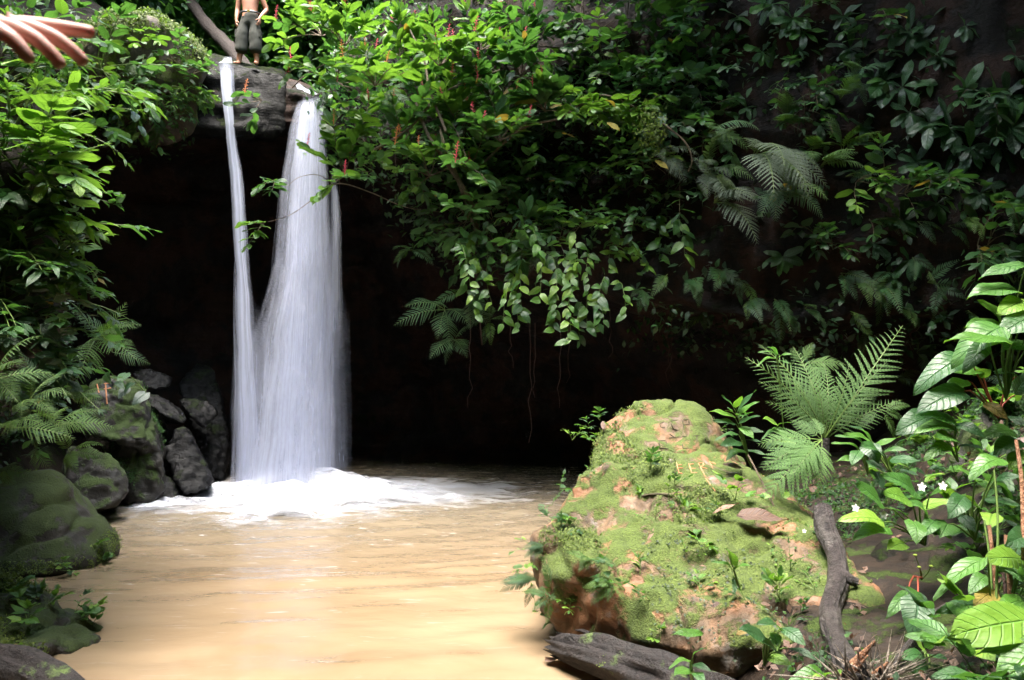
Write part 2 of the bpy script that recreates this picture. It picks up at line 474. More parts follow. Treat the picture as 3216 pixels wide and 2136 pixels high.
# ------------------------------------------------------------------ rocks
def rock_mesh(name, hulls, voxel=0.05, amp=0.08, freq=1.6, seed=1, fine=0.02, smooth=3, strat=0.0):
    me = bpy.data.meshes.new(name)
    bm = bmesh.new()
    for h in hulls:
        vs = [bm.verts.new(p) for p in h]
        r = bmesh.ops.convex_hull(bm, input=vs)
        junk = [e for e in r['geom_interior'] if isinstance(e, bmesh.types.BMVert)]
        junk += [e for e in r['geom_unused'] if isinstance(e, bmesh.types.BMVert)]
        bmesh.ops.delete(bm, geom=list(set(junk)), context='VERTS')
    bm.normal_update()
    bm.to_mesh(me); bm.free()
    tmp = bpy.data.objects.new('tmp', me); C.objects.link(tmp)
    md = tmp.modifiers.new('r', 'REMESH'); md.mode = 'VOXEL'; md.voxel_size = voxel
    if smooth:
        sm = tmp.modifiers.new('s', 'SMOOTH'); sm.factor = 0.5; sm.iterations = smooth
    dg = bpy.context.evaluated_depsgraph_get()
    out = bpy.data.meshes.new_from_object(tmp.evaluated_get(dg))
    bpy.data.objects.remove(tmp); bpy.data.meshes.remove(me)
    n = len(out.vertices)
    co = np.empty(n * 3, dtype=np.float32); out.vertices.foreach_get('co', co); co = co.reshape(-1, 3).astype(float)
    no = np.empty(n * 3, dtype=np.float32); out.vertices.foreach_get('normal', no); no = no.reshape(-1, 3)
    dd = amp * fbm(co, freq, 4, seed) + fine * fbm(co, freq * 5, 3, seed + 7)
    ridge = np.abs(vnoise(co * freq * 1.3, seed + 20)); dd -= amp * 0.7 * np.exp(-(ridge / 0.06) ** 2)
    if strat: dd += strat * vnoise(co * np.array([0.5, 0.5, 5.0]), seed + 3)
    co += no * dd[:, None]
    out.vertices.foreach_set('co', co.astype(np.float32).ravel())
    out.polygons.foreach_set('use_smooth', np.ones(len(out.polygons), dtype=bool))
    out.name = name
    out.update()
    return out

def PP(*tr): return [P(*t) for t in tr]
def rock(name, hulls, mat, label, cat, group=None, parent=None, **kw):
    me = rock_mesh(name, hulls, **kw)
    o = link(name, me, mat=M[mat])
    tag(o, label, cat, group)
    return o

# the ledge the water falls from
ledge = rock('rock_ledge', [
    PP((150, 70, 15.0), (190, 59, 15.2), (218, 58, 15.2), (236, 61.5, 15.1), (262, 66, 15.0), (282, 72, 15.0), (289, 84, 15.0),
       (284, 128, 15.0), (270, 139, 14.9), (235, 140, 14.7), (180, 138, 14.7), (155, 120, 14.8), (152, 70, 17), (218, 66, 18.2), (285, 80, 18.5), (280, 140, 18), (160, 130, 18)),
    ], 'ledge', 'dark wet sandstone ledge that both waterfalls drop from', 'rock ledge', voxel=0.06, amp=0.07, freq=1.2, strat=0.13, seed=4)

mound = rock('mossy_mound', [
    PP((92, 30, 13.4), (115, 21, 13.4), (150, 22, 13.6), (172, 30, 13.8), (198, 48, 14.2), (205, 62, 14.2), (196, 90, 14.2), (150, 110, 14.0), (100, 90, 13.5), (70, 60, 13),
       (90, 30, 16), (160, 36, 17), (205, 62, 16.5), (190, 120, 16), (80, 80, 15)),
    PP((120, 80, 13.6), (200, 80, 14.3), (195, 135, 14.5), (150, 140, 14.6), (110, 120, 14), (120, 90, 16), (200, 90, 16.4), (190, 130, 16), (120, 130, 16))],
    'mound', 'rounded mossy mound of earth left of the thin waterfall', 'mound', voxel=0.07, amp=0.16, freq=1.1, seed=8)

# the carved boulder in the right foreground
boulder = rock('carved_boulder', [
    PP((628, 408, 7.2), (640, 402, 7.2), (668, 401, 7.2), (694, 405, 7.25), (712, 424, 7.2), (728, 450, 7.1), (740, 470, 6.9), (700, 470, 6.55), (640, 470, 6.45), (592, 468, 6.6),
       (596, 446, 6.9), (610, 425, 7.1), (640, 408, 8.2), (700, 412, 8.2), (745, 470, 8.2), (600, 450, 7.9), (590, 560, 8.3), (760, 560, 8.0)),
    PP((582, 472, 6.55), (562, 498, 6.4), (556, 520, 6.2), (640, 462, 6.4), (720, 452, 6.7), (770, 480, 6.6), (806, 520, 6.0), (850, 548, 5.5), (880, 610, 4.95), (885, 650, 4.7), (830, 590, 5.2), (780, 640, 4.7), (700, 655, 4.9), (640, 640, 5.2),
       (600, 610, 5.5), (575, 560, 5.8), (570, 640, 5.9), (560, 560, 7.6), (700, 480, 8.2), (820, 520, 7.6), (860, 640, 5.2), (700, 760, 5.2), (560, 680, 6.2), (830, 720, 4.9)),
    PP((536, 536, 6.1), (545, 528, 6.15), (575, 522, 6.1), (600, 540, 5.75), (600, 570, 5.6), (560, 575, 5.75), (540, 585, 5.9), (536, 560, 6.0), (541, 600, 6.0), (560, 625, 5.9),
       (600, 625, 5.8), (540, 550, 7.2), (560, 520, 7.4), (560, 640, 7.0), (640, 600, 6.6)),
    ], 'sandmoss', 'large sandstone boulder with scratched letters and bright green moss', 'boulder', voxel=0.028, amp=0.06, freq=1.8, seed=21, fine=0.026, smooth=2)

# boulders of the left shore
rock('mossy_boulder', [
    PP((-30, 500, 8.9), (10, 478, 8.9), (48, 472, 9.0), (62, 480, 9.0), (84, 506, 9.1), (100, 520, 9.2), (112, 538, 9.2), (110, 552, 9.1), (96, 562, 8.6), (60, 570, 8.1), (10, 582, 7.8), (-40, 590, 7.8),
       (-40, 520, 8.4), (-40, 480, 11), (50, 480, 11), (112, 530, 10.6), (100, 560, 10.4), (0, 600, 8.4))],
    'mossrock', 'big rounded boulder at the left shore, bright moss on its right flank', 'boulder', voxel=0.045, amp=0.09, freq=1.3, seed=31)
rock('mossy_boulder', [
    PP((60, 478, 11.4), (72, 452, 11.4), (88, 444, 11.4), (108, 460, 11.3), (124, 478, 11.3), (125, 492, 11.2), (110, 508, 11.0), (84, 512, 10.9), (60, 500, 11), (70, 450, 13), (120, 470, 12.6), (120, 500, 12.4))],
    'darkmoss', 'low hump-backed boulder between the big mossy one and the square-topped one', 'boulder', voxel=0.04, amp=0.09, freq=1.6, seed=35, smooth=1, fine=0.03)
rock('square_boulder', [
    PP((82, 420, 12.2), (90, 384, 12.3), (110, 379, 12.4), (140, 382, 12.5), (146, 400, 12.5), (158, 430, 12.5), (162, 460, 12.5), (150, 440, 12.1), (110, 440, 11.9), (84, 428, 11.9), (95, 382, 14), (140, 386, 14), (165, 460, 14), (90, 440, 14)),
    PP((108, 440, 12.4), (150, 425, 12.4), (163, 460, 12.3), (164, 490, 12.3), (152, 501, 12.2), (126, 504, 12.2), (118, 470, 12.4), (110, 450, 14), (164, 500, 13.8), (120, 500, 13.8))],
    'darkmoss', 'square-topped greenish boulder with orange scratches under the left ferns', 'boulder', voxel=0.04, amp=0.06, freq=1.8, seed=41, smooth=1, fine=0.035)
wedges = [
    ([(166, 450, 13.2), (177, 430, 13.3), (186, 430, 13.3), (200, 455, 13.3), (212, 480, 13.2), (205, 490, 12.9), (185, 494, 12.7), (176, 475, 12.9), (170, 455, 14.5), (190, 430, 14.5), (214, 485, 14.5), (180, 500, 14.3)],
     'pointed black wet boulder standing beside the foot of the waterfall'),
    ([(178, 400, 14.4), (190, 397, 14.4), (210, 404, 14.4), (216, 414, 14.4), (205, 428, 14.2), (196, 420, 14.1), (182, 408, 14.1), (185, 400, 15.5), (215, 412, 15.5), (204, 428, 15.2)],
     'dark glistening slab wedged above the pointed black boulder'),
    ([(142, 394, 13.6), (160, 396, 13.6), (176, 410, 13.5), (186, 420, 13.4), (182, 424, 13.3), (164, 415, 13.2), (148, 404, 13.2), (150, 394, 14.8), (184, 418, 14.6), (160, 418, 14.4)],
     'slanting dark slab leaning against the square-topped boulder'),
    ([(132, 372, 14.4), (150, 368, 14.5), (168, 376, 14.5), (170, 386, 14.4), (155, 390, 14.2), (136, 384, 14.2), (140, 370, 15.6), (170, 380, 15.4)],
     'pale speckled stone lying above the square-topped boulder'),
    ([(160, 476, 13.0), (172, 480, 13.0), (180, 488, 12.9), (178, 497, 12.7), (164, 498, 12.6), (158, 490, 12.7), (165, 478, 13.8), (182, 490, 13.6)],
     'small grey wet stone at the waterline between square and pointed boulders'),
    ([(160, 420, 13.8), (166, 440, 13.7), (170, 470, 13.6), (164, 490, 13.4), (158, 470, 13.4), (155, 430, 13.5), (165, 425, 14.6), (172, 480, 14.4)],
     'tall narrow grey-green slab on the right flank of the square boulder'),
    ([(196, 362, 17.0), (215, 372, 16.6), (222, 400, 16.2), (228, 440, 15.8), (222, 486, 15.4), (205, 470, 15.2), (190, 420, 15.6), (180, 385, 16.0), (200, 366, 19), (236, 486, 18), (186, 400, 18)],
     'shadowed rock mass behind the black boulders left of the waterfall'),
    ([(182, 498, 12.9), (194, 496, 13.1), (205, 499, 13.1), (200, 505, 12.8), (186, 507, 12.6), (190, 498, 13.6), (204, 503, 13.5)],
     'flat dark stone awash in foam left of the splash'),
]
for i, (h, lab) in enumerate(wedges):
    rock('wet_rock', [PP(*h)], 'wetrock', lab, 'rock', voxel=0.035, amp=0.04, freq=2.2, seed=50 + i, fine=0.035, smooth=1)
rock('shore_rock', [
    PP((-40, 578, 6.4), (10, 576, 6.45), (34, 586, 6.5), (48, 602, 6.5), (54, 615, 6.4), (60, 640, 5.9), (50, 650, 5.7), (0, 652, 5.5), (-40, 650, 5.5), (-40, 590, 7.4), (50, 600, 7.2), (66, 640, 6.6), (0, 680, 5.9)),
    PP((46, 618, 6.25), (70, 617, 6.4), (100, 626, 6.5), (108, 630, 6.45), (98, 640, 6.1), (66, 652, 5.8), (50, 650, 5.8), (60, 620, 6.9), (106, 630, 6.8), (70, 670, 6.1))],
    'mossrock', 'low moss-covered rock jutting into the pool at lower left', 'rock', voxel=0.035, amp=0.06, freq=1.9, seed=71)
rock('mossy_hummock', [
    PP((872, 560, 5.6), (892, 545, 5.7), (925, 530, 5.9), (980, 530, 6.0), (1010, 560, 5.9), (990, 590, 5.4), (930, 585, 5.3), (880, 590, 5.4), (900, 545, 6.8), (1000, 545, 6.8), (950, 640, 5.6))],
    'hollow', 'mossy hummock in painted shade under the white-flowered plant', 'rock', voxel=0.04, amp=0.08, freq=1.9, seed=75)
rock('mossy_bank_rock', [
    PP((948, 470, 6.6), (968, 432, 6.7), (985, 405, 6.8), (1010, 392, 6.8), (1050, 380, 6.8), (1050, 520, 6.3), (960, 520, 6.3), (980, 420, 8), (1050, 400, 8), (1000, 560, 6.6))],
    'mossrock', 'steep mossy rock at the right edge behind broad leaves', 'rock', voxel=0.05, amp=0.1, freq=1.4, seed=77)

# ------------------------------------------------------------------ pool
px_ = axis(-14, 8, -8, 3, 0.07, 0.5); py_ = axis(-4, 20, 4.2, 15.6, 0.07, 0.5)
WX, WY = np.meshgrid(px_, py_, indexing='ij')
wp = np.stack([WX.ravel(), WY.ravel(), np.zeros(WX.size)], 1)
FX, FY = -3.55, 14.1                              # where the falls strike
rr = np.hypot((wp[:, 0] - FX) / 1.3, wp[:, 1] - FY)
ang = np.arctan2(wp[:, 1] - FY, wp[:, 0] - FX)
amp = 0.055 * np.exp(-rr / 4.0) + 0.006
ripple = fbm(np.stack([rr * 3.2, ang * 3.0, rr * 0.3], 1), 1.0, 3, 41)
wp[:, 2] = amp * ripple + 0.012 * fbm(wp * np.array([1.0, 2.2, 1]), 1.6, 3, 43)
def water_material():
    m = NT('silty_water')
    co = m.coord()
    big = m.noise(m.mapping(co, scale=(0.5, 1.0, 1)), 0.55, 4, 0.55, 1.2)
    col = m.mix(m.ramp(big, [(0.35, 0.0), (0.7, 1.0)]), (0.165, 0.118, 0.070), (0.20, 0.145, 0.090))
    sw = m.noise(m.mapping(co, scale=(0.8, 1.2, 1), rot=(0, 0, 0.3)), 0.9, 3, 0.5, 1.8)
    col = m.mix(m.ramp(sw, [(0.4, 0.0), (0.75, 0.25)]), col, (0.27, 0.215, 0.15))
    # foam that drifts away from the splash, streaked along the flow
    sx = m.n('ShaderNodeSeparateXYZ'); m.l(co, sx.inputs[0])
    dx = m.math('DIVIDE', m.math('SUBTRACT', sx.outputs[0], FX), 1.75)
    dy = m.math('SUBTRACT', sx.outputs[1], FY)
    r = m.math('SQRT', m.math('ADD', m.math('MULTIPLY', dx, dx), m.math('MULTIPLY', dy, dy)))
    fn = m.noise(m.mapping(co, scale=(0.55, 1.5, 1), rot=(0, 0, 0.12)), 2.4, 7, 0.62, 0.8)
    fn2 = m.noise(m.mapping(co, scale=(0.6, 2.4, 1), rot=(0, 0, 0.1)), 5.0, 5, 0.6, 0.6)
    dens = m.ramp(m.math('DIVIDE', r, 7.0), [(0.12, 0.9), (0.27, 0.5), (0.38, 0.1), (0.75, 0.0)])
    k = m.math('ADD', m.math('MULTIPLY', m.math('SUBTRACT', fn, 0.5), 1.5), dens)
    foam = m.ramp(k, [(0.25, 0.0), (0.85, 0.85)])
    crest_glint = m.ramp(fn2, [(0.62, 0.0), (0.74, 1.0)])  # white crest specks also paint the glints on the water
    crest_glint = m.math('MULTIPLY', crest_glint, m.ramp(m.math('DIVIDE', r, 10.0), [(0.2, 0.75), (0.55, 0.35), (0.95, 0.0)]))
    foam = m.math('MAXIMUM', foam, crest_glint)
    grey = m.ramp(m.math('DIVIDE', r, 7.0), [(0.3, 0.75), (0.9, 0.0)])
    col = m.mix(grey, col, (0.20, 0.175, 0.13))
    col = m.mix(foam, col, (0.6, 0.62, 0.68))
    w1 = m.noise(m.mapping(co, scale=(1, 1.7, 1), rot=(0, 0, 0.15)), 2.6, 3, 0.5, 0.8)
    w2 = m.noise(m.mapping(co, scale=(1, 1.8, 1)), 8.0, 3, 0.5)
    h = m.math('ADD', w1, m.math('MULTIPLY', w2, 0.3))
    h = m.math('MULTIPLY', h, m.ramp(m.math('DIVIDE', r, 10.0), [(0.25, 1.0), (0.6, 0.3), (0.95, 0.05)]))
    rough = m.mix(foam, (0.1, 0.1, 0.1), (0.85, 0.85, 0.85))
    return m.done(m.principled(col, rough, m.bump(h, 0.5, 0.06), 0.5, IOR=1.33))
pool = tag(link('pool_water', np_mesh('pool_water', wp, grid_quads(len(px_), len(py_))), mat=water_material()), kind='structure')

# foam boiling up around the foot of the falls
fx = np.linspace(-7.2, -0.2, 190); fy = np.linspace(10.2, 15.8, 130)
A_, B_ = np.meshgrid(fx, fy, indexing='ij')
fp = np.stack([A_.ravel(), B_.ravel(), np.zeros(A_.size)], 1)
rx = (fp[:, 0] - FX) / 2.7; ry = (fp[:, 1] - 13.2) / 2.5
e = np.sqrt(rx ** 2 + ry ** 2) + 0.24 * fbm(fp * np.array([1, 1.4, 1]), 1.1, 5, 61)
hgt = np.clip(1 - e, -0.3, 1)
fp[:, 2] = 0.20 * hgt * (1 - 0.3 * hgt) + 0.30 * np.exp(-((fp[:, 0] - FX) / 1.3) ** 2 - ((fp[:, 1] - 14.1) / 0.6) ** 2) + 0.15 * np.clip(hgt + 0.1, 0, 0.5) * fbm(fp * np.array([1, 1.6, 1]), 2.2, 5, 63)
uvf = np.stack([np.clip(hgt, 0, 1), np.zeros(len(fp))], 1)
def foam_material():
    m = NT('foam_froth')
    uv = m.coord('UV'); s = m.n('ShaderNodeSeparateXYZ'); m.l(uv, s.inputs[0])
    co = m.coord()
    n = m.noise(m.mapping(co, scale=(0.7, 1.5, 1)), 3.5, 5, 0.6, 0.6)
    a = m.ramp(m.math('ADD', m.math('MULTIPLY', s.outputs[0], 1.9), m.math('MULTIPLY', m.math('SUBTRACT', n, 0.5), 2.2)), [(0.1, 0.0), (0.6, 0.3), (1.5, 0.92)])
    n3 = m.noise(m.mapping(co, scale=(0.5, 1.8, 1), rot=(0, 0, 0.15)), 5.0, 5, 0.65, 1.0)
    sh = m.principled(m.mix(m.ramp(n3, [(0.35, 0.0), (0.6, 1.0)]), (0.34, 0.33, 0.33), (0.66, 0.69, 0.77)), 0.9, None, 0.1, Alpha=a)
    return m.done(sh)
foam = link('foam', np_mesh('foam', fp, grid_quads(190, 130), uv=uvf), mat=foam_material())
tag(foam, 'white foam boiling at the foot of the waterfalls', 'foam', kind='stuff')

# ------------------------------------------------------------------ waterfalls
def fall_material(name, freq, dens, seed, cloud=False):
    m = NT(name)
    uv = m.coord('UV')
    s = m.n('ShaderNodeSeparateXYZ'); m.l(uv, s.inputs[0])
    u, v = s.outputs[0], s.outputs[1]
    at = m.n('ShaderNodeAttribute', attribute_name='tint')
    wob = m.noise(m.mapping(uv, scale=(2.0, 0.5, 1), loc=(seed, 0, 0)), 1.0, 2)
    ad = m.n('ShaderNodeCombineXYZ'); m.l(m.math('ADD', u, m.math('MULTIPLY', wob, 0.05)), ad.inputs[0]); m.l(v, ad.inputs[1])
    w_ = ad.outputs[0]
    if cloud:
        k = m.math('ADD', m.math('MULTIPLY', m.noise(m.mapping(uv, scale=(freq, 1.6, 1), loc=(seed, 0, 0)), 1.0, 4, 0.6), 0.9), 0.05)
    else:
        rope = m.noise(m.mapping(w_, scale=(freq * 0.55, 0.12, 1), loc=(seed, seed * 0.3, 0)), 1.0, 3, 0.6)
        st = m.noise(m.mapping(w_, scale=(freq * 2.2, 0.3, 1), loc=(seed * 2, 0, 0)), 1.0, 5, 0.7)
        dr = m.noise(m.mapping(w_, scale=(freq * 5, 5.0, 1), loc=(seed, 0, 0)), 1.0, 4, 0.75)
        k = m.math('ADD', m.math('MULTIPLY', rope, 0.62), m.math('MULTIPLY', st, 0.42))
        k = m.math('ADD', k, m.math('MULTIPLY', m.math('SUBTRACT', dr, 0.5), 0.16))
    cu = m.math('ABSOLUTE', m.math('SUBTRACT', u, 0.5))
    edge = m.ramp(cu, [(0.08, 1.0), (0.28, 0.8), (0.41, 0.5), (0.5, 0.0)], 'EASE')
    k = m.math('MULTIPLY', m.math('MULTIPLY', k, edge), at.outputs['Fac'])
    a = m.ramp(m.math('MULTIPLY', k, dens), [(0.22, 0.0), (0.42, 0.32), (0.66, 0.92)])
    bsdf = m.n('ShaderNodeBsdfDiffuse'); bsdf.inputs[0].default_value = (0.62, 0.66, 0.80, 1)
    tr = m.n('ShaderNodeBsdfTranslucent'); tr.inputs[0].default_value = (0.62, 0.66, 0.82, 1)
    mx = m.n('ShaderNodeMixShader'); mx.inputs[0].default_value = 0.45
    m.l(bsdf.outputs[0], mx.inputs[1]); m.l(tr.outputs[0], mx.inputs[2])
    tp = m.n('ShaderNodeBsdfTransparent')
    mx2 = m.n('ShaderNodeMixShader')
    m.l(a, mx2.inputs[0]); m.l(tp.outputs[0], mx2.inputs[1]); m.l(mx.outputs[0], mx2.inputs[2])
    return m.done(mx2.outputs[0])
fm = [fall_material('falling_water', 9, 1.0, 3.1), fall_material('falling_water_thin', 12, 0.9, 7.7), fall_material('falling_water_core', 7, 1.12, 12.3), fall_material('spray_cloud', 5, 1.0, 4.4, True)]

def ribbon(name, prof_, d0, d1, bulge, widen=1.0, nu=28, nv=110, mat=None, off=0.0, ft=0.06, fb=0.05, seed=5):
    """a curved sheet of water: prof_ rows are (py, px left, px right); d0 to d1 is how far the water shoots out while it falls; ft and fb thin its ends out"""
    ys = np.array([r[0] for r in prof_], float)
    y0, y1 = ys[0], ys[-1]
    V, UV, T = [], [], []
    for i in range(nv):
        t = i / (nv - 1)
        py = y0 + (y1 - y0) * t
        dd = d0 + (d1 - d0) * t ** 0.5
        l = np.interp(py, ys, [r[1] for r in prof_]); r_ = np.interp(py, ys, [r[2] for r in prof_])
        c, h = (l + r_) / 2, (r_ - l) / 2 * widen
        fade = min(1, 0.35 + t / ft) if ft else 1
        if ft and ft > 0.1: fade = min(1, t / ft)
        if fb: fade *= min(1, (1 - t) / fb) ** 0.7
        for j in range(nu):
            u = j / (nu - 1)
            a = math.pi * (0.04 + 0.92 * u)
            X = c - h * math.cos(a)
            p = P(X, py, dd)
            p.y = dd + off - bulge * math.sin(a) * (0.08 + 0.92 * t)
            V.append(tuple(p)); UV.append((u, t * (y1 - y0) / F * dd)); T.append(fade)
    V = np.array(V)
    V[:, 0] += 0.05 * fbm(V * np.array([1, 1, 0.5]), 1.2, 3, seed)
    V[:, 1] += 0.07 * fbm(V * np.array([3, 3, 0.25]), 1.0, 2, seed + 1)
    return link(name, np_mesh(name, V, grid_quads(nv, nu), uv=np.array(UV), tint=np.array(T)), None, mat)

big = empty('waterfall', (-3.8, 14.4, 0))
def keep(o, par):
    o.parent = par; o.matrix_parent_inverse = Matrix.Translation(par.location).inverted(); return o
main_prof = [(93, 300, 325), (110, 296, 326), (130, 290, 327), (165, 284, 329), (200, 279, 334), (240, 275, 337), (280, 271, 339), (320, 265, 340), (390, 259, 342), (440, 256, 343), (500, 254, 344)]
core_prof = [(92, 302, 325), (140, 294, 327), (205, 286, 332), (285, 280, 334), (390, 274, 336), (500, 270, 337)]
mist_prof = [(150, 288, 332), (205, 278, 337), (262, 272, 341), (300, 262, 342), (340, 250, 343), (390, 243, 345), (440, 239, 347), (500, 235, 350)]
keep(ribbon('water_sheet', main_prof, 15.2, 14.3, 0.55, mat=fm[0]), big)
keep(ribbon('water_sheet', core_prof, 15.2, 14.4, 0.35, mat=fm[2], off=0.1, seed=15), big)
keep(ribbon('water_sheet', core_prof, 15.2, 14.2, 0.6, widen=0.9, mat=fm[1], off=-0.12, seed=25), big)
keep(ribbon('spray_sheet', mist_prof, 15.1, 14.1, 0.8, mat=fm[1], off=0.05, ft=0.3, seed=35), big)
keep(ribbon('spray_sheet', [(r[0], r[1] - 4, r[2] + 4) for r in mist_prof[1:]], 15.2, 14.6, 0.2, mat=fm[1], off=0.4, ft=0.4, seed=45), big)
keep(ribbon('side_jet', [(161, 330, 332), (180, 330, 337), (210, 330, 341), (260, 329, 344), (330, 328, 347), (420, 328, 349)], 15.0, 14.5, 0.12, nu=14, mat=fm[0], off=-0.1, ft=0.12, fb=0.5, seed=55), big)
keep(ribbon('water_lip', [(80, 294, 298), (86, 296, 304), (93, 299, 318), (100, 300, 325)], 15.9, 15.2, 0.02, nu=14, nv=20, mat=fm[2], ft=0.3), big)
tag(big, 'wide white waterfall widening from a rock notch down to the pool', 'waterfall')
small = empty('waterfall', (-5.2, 14.5, 0))
n_prof = [(58, 215, 233), (66, 218, 234.5), (80, 222, 234.5), (110, 226, 235.5), (150, 229, 239), (190, 231.5, 246), (230, 234, 250), (270, 234.5, 254), (310, 235, 258), (360, 234, 262), (430, 233, 268), (500, 232, 274)]
n_prof2 = [(60, 217, 233), (80, 223, 234), (150, 230, 238), (210, 233, 246), (290, 236, 251), (390, 236, 258), (500, 236, 266)]
keep(ribbon('water_sheet', n_prof, 15.15, 14.35, 0.22, nu=18, mat=fm[0], seed=65), small)
keep(ribbon('water_sheet', n_prof2, 15.15, 14.3, 0.15, nu=16, mat=fm[2], off=-0.1, seed=75), small)
keep(ribbon('spray_sheet', [(230, 231, 256), (300, 230, 266), (380, 228, 276), (500, 224, 288)], 14.9, 14.5, 0.3, nu=20, mat=fm[1], off=0.15, ft=0.5, seed=85), small)
keep(ribbon('water_lip', [(55, 213, 228), (57, 214, 231), (59, 215, 233.5), (64, 217, 234.5)], 16.0, 15.08, 0.0, nu=14, nv=14, mat=fm[2], ft=0.6), small)
tag(small, 'thin waterfall sliding off the ledge beneath the standing man', 'waterfall')
for k, (l, r_, y0, d_) in enumerate(((215, 375, 452, 14.3), (225, 350, 438, 13.9), (205, 395, 468, 13.6), (240, 330, 428, 14.1))):
    keep(ribbon('spray_cloud', [(y0, l + 20, r_ - 20), ((y0 + 500) / 2, l + 6, r_ - 8), (497, l, r_)], d_, d_ - 0.2, 0.4, nu=26, nv=30, mat=fm[3], ft=0.9, fb=0.25, seed=95 + k), big)
# ------------------------------------------------------------------ leaves
def leaf_material(name, dark, mid, light, rough=0.34, trans=0.32, tcol=(0.25, 0.5, 0.03), spots=0.25, nv=9):
    m = NT(name)
    uv = m.coord('UV'); s = m.n('ShaderNodeSeparateXYZ'); m.l(uv, s.inputs[0])
    au = m.math('ABSOLUTE', s.outputs[0])
    oi = m.n('ShaderNodeObjectInfo')
    at = m.n('ShaderNodeAttribute', attribute_name='tint')
    rnd = m.math('FRACT', m.math('ADD', oi.outputs['Random'], at.outputs['Fac']))
    col = m.ramp(rnd, [(0.0, dark), (0.55, mid), (0.93, light)])
    vein = m.math('SINE', m.math('MULTIPLY', m.math('SUBTRACT', m.math('MULTIPLY', s.outputs[1], float(nv)), m.math('MULTIPLY', au, 1.6)), 6.283))
    vm = m.ramp(vein, [(0.75, 0.0), (1.0, 1.0)])
    mid_ = m.ramp(au, [(0.0, 1.0), (0.07, 0.0)])
    vv = m.math('MAXIMUM', m.math('MULTIPLY', vm, 0.7), mid_)
    col = m.mix(m.math('MULTIPLY', vv, 0.6), col, tuple(min(1, c * 2.0 + 0.03) for c in mid))
    co = m.mapping(uv, scale=(2.2, 5, 1))
    ad = m.n('ShaderNodeVectorMath', operation='ADD'); m.l(co, ad.inputs[0])
    cb = m.n('ShaderNodeCombineXYZ'); m.l(m.math('MULTIPLY', rnd, 37.0), cb.inputs[0]); m.l(m.math('MULTIPLY', rnd, 91.0), cb.inputs[1])
    m.l(cb.outputs[0], ad.inputs[1])
    bn = m.noise(ad.outputs[0], 1.3, 5, 0.7)
    col = m.mix(0.35, col, m.ramp(bn, [(0.3, 0.55), (0.7, 1.25)]), 'MULTIPLY')
    if spots:
        col = m.mix(m.ramp(bn, [(0.70 - 0.04 * spots, 0.0), (0.735, spots * 2.5)]), col, (0.12, 0.07, 0.025))
    g = m.geo()
    col = m.mix(m.math('MULTIPLY', g.outputs['Backfacing'], 0.45), col, tuple(c * 1.5 + 0.03 for c in mid))
    h = m.math('ADD', m.math('MULTIPLY', vv, -0.7), m.math('MULTIPLY', bn, 0.5))
    nrm = m.bump(h, 0.9, 0.012)
    rg = m.math('ADD', m.math('ADD', m.math('MULTIPLY', g.outputs['Backfacing'], 0.3), 0.08), m.math('MULTIPLY', bn, rough * 1.9), clamp=True)
    p = m.principled(col, rg, nrm, 0.8)
    t = m.n('ShaderNodeBsdfTranslucent')
    m.l(m.mix(0.5, col, tcol), t.inputs[0])
    m.l(nrm, t.inputs['Normal'])
    mx = m.n('ShaderNodeMixShader'); mx.inputs[0].default_value = trans
    m.l(p, mx.inputs[1]); m.l(t.outputs[0], mx.inputs[2])
    return m.done(mx.outputs[0])
L = {}
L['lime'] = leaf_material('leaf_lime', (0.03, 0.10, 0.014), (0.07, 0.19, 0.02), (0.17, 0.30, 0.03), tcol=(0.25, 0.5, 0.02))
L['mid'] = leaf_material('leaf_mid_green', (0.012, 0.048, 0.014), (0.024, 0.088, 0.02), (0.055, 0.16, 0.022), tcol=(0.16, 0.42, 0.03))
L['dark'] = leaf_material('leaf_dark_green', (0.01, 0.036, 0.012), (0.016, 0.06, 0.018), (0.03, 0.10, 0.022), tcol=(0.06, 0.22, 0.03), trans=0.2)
L['fern'] = leaf_material('fern_green', (0.022, 0.07, 0.012), (0.045, 0.12, 0.016), (0.09, 0.19, 0.022), rough=0.42, spots=0.1, nv=1)
L['darkfern'] = leaf_material('fern_dark_green', (0.012, 0.045, 0.014), (0.02, 0.08, 0.022), (0.035, 0.12, 0.025), rough=0.34, trans=0.2, spots=0.15, nv=1)
L['greyfern'] = leaf_material('fern_grey_green', (0.03, 0.045, 0.03), (0.05, 0.075, 0.045), (0.08, 0.12, 0.07), rough=0.45, trans=0.15, spots=0.15, nv=1)
L['dead'] = leaf_material('leaf_brown', (0.06, 0.03, 0.02), (0.13, 0.07, 0.045), (0.22, 0.13, 0.09), rough=0.5, trans=0.15, tcol=(0.4, 0.2, 0.08))
L['yellow'] = leaf_material('leaf_yellow', (0.18, 0.12, 0.02), (0.25, 0.19, 0.025), (0.3, 0.25, 0.04), rough=0.5, trans=0.3, tcol=(0.6, 0.4, 0.03))
L['moss'] = leaf_material('moss_sprig', (0.04, 0.07, 0.008), (0.09, 0.14, 0.012), (0.18, 0.24, 0.03), rough=0.6, trans=0.25, spots=0, nv=1)
M['berry'] = simple('berry_pink', (0.6, 0.07, 0.12), 0.4, var=0.4, bs=60)
M['berryorange'] = simple('berry_orange', (0.6, 0.2, 0.07), 0.4, var=0.4, bs=60)
M['petal'] = simple('white_petal', (0.8, 0.8, 0.78), 0.6)
M['bud'] = simple('green_bud', (0.3, 0.4, 0.06), 0.6)
M['greenstem'] = simple('green_stem', (0.09, 0.15, 0.03), 0.5, var=0.4)
M['redstem'] = simple('reddish_stem', (0.25, 0.05, 0.03), 0.5, var=0.4)

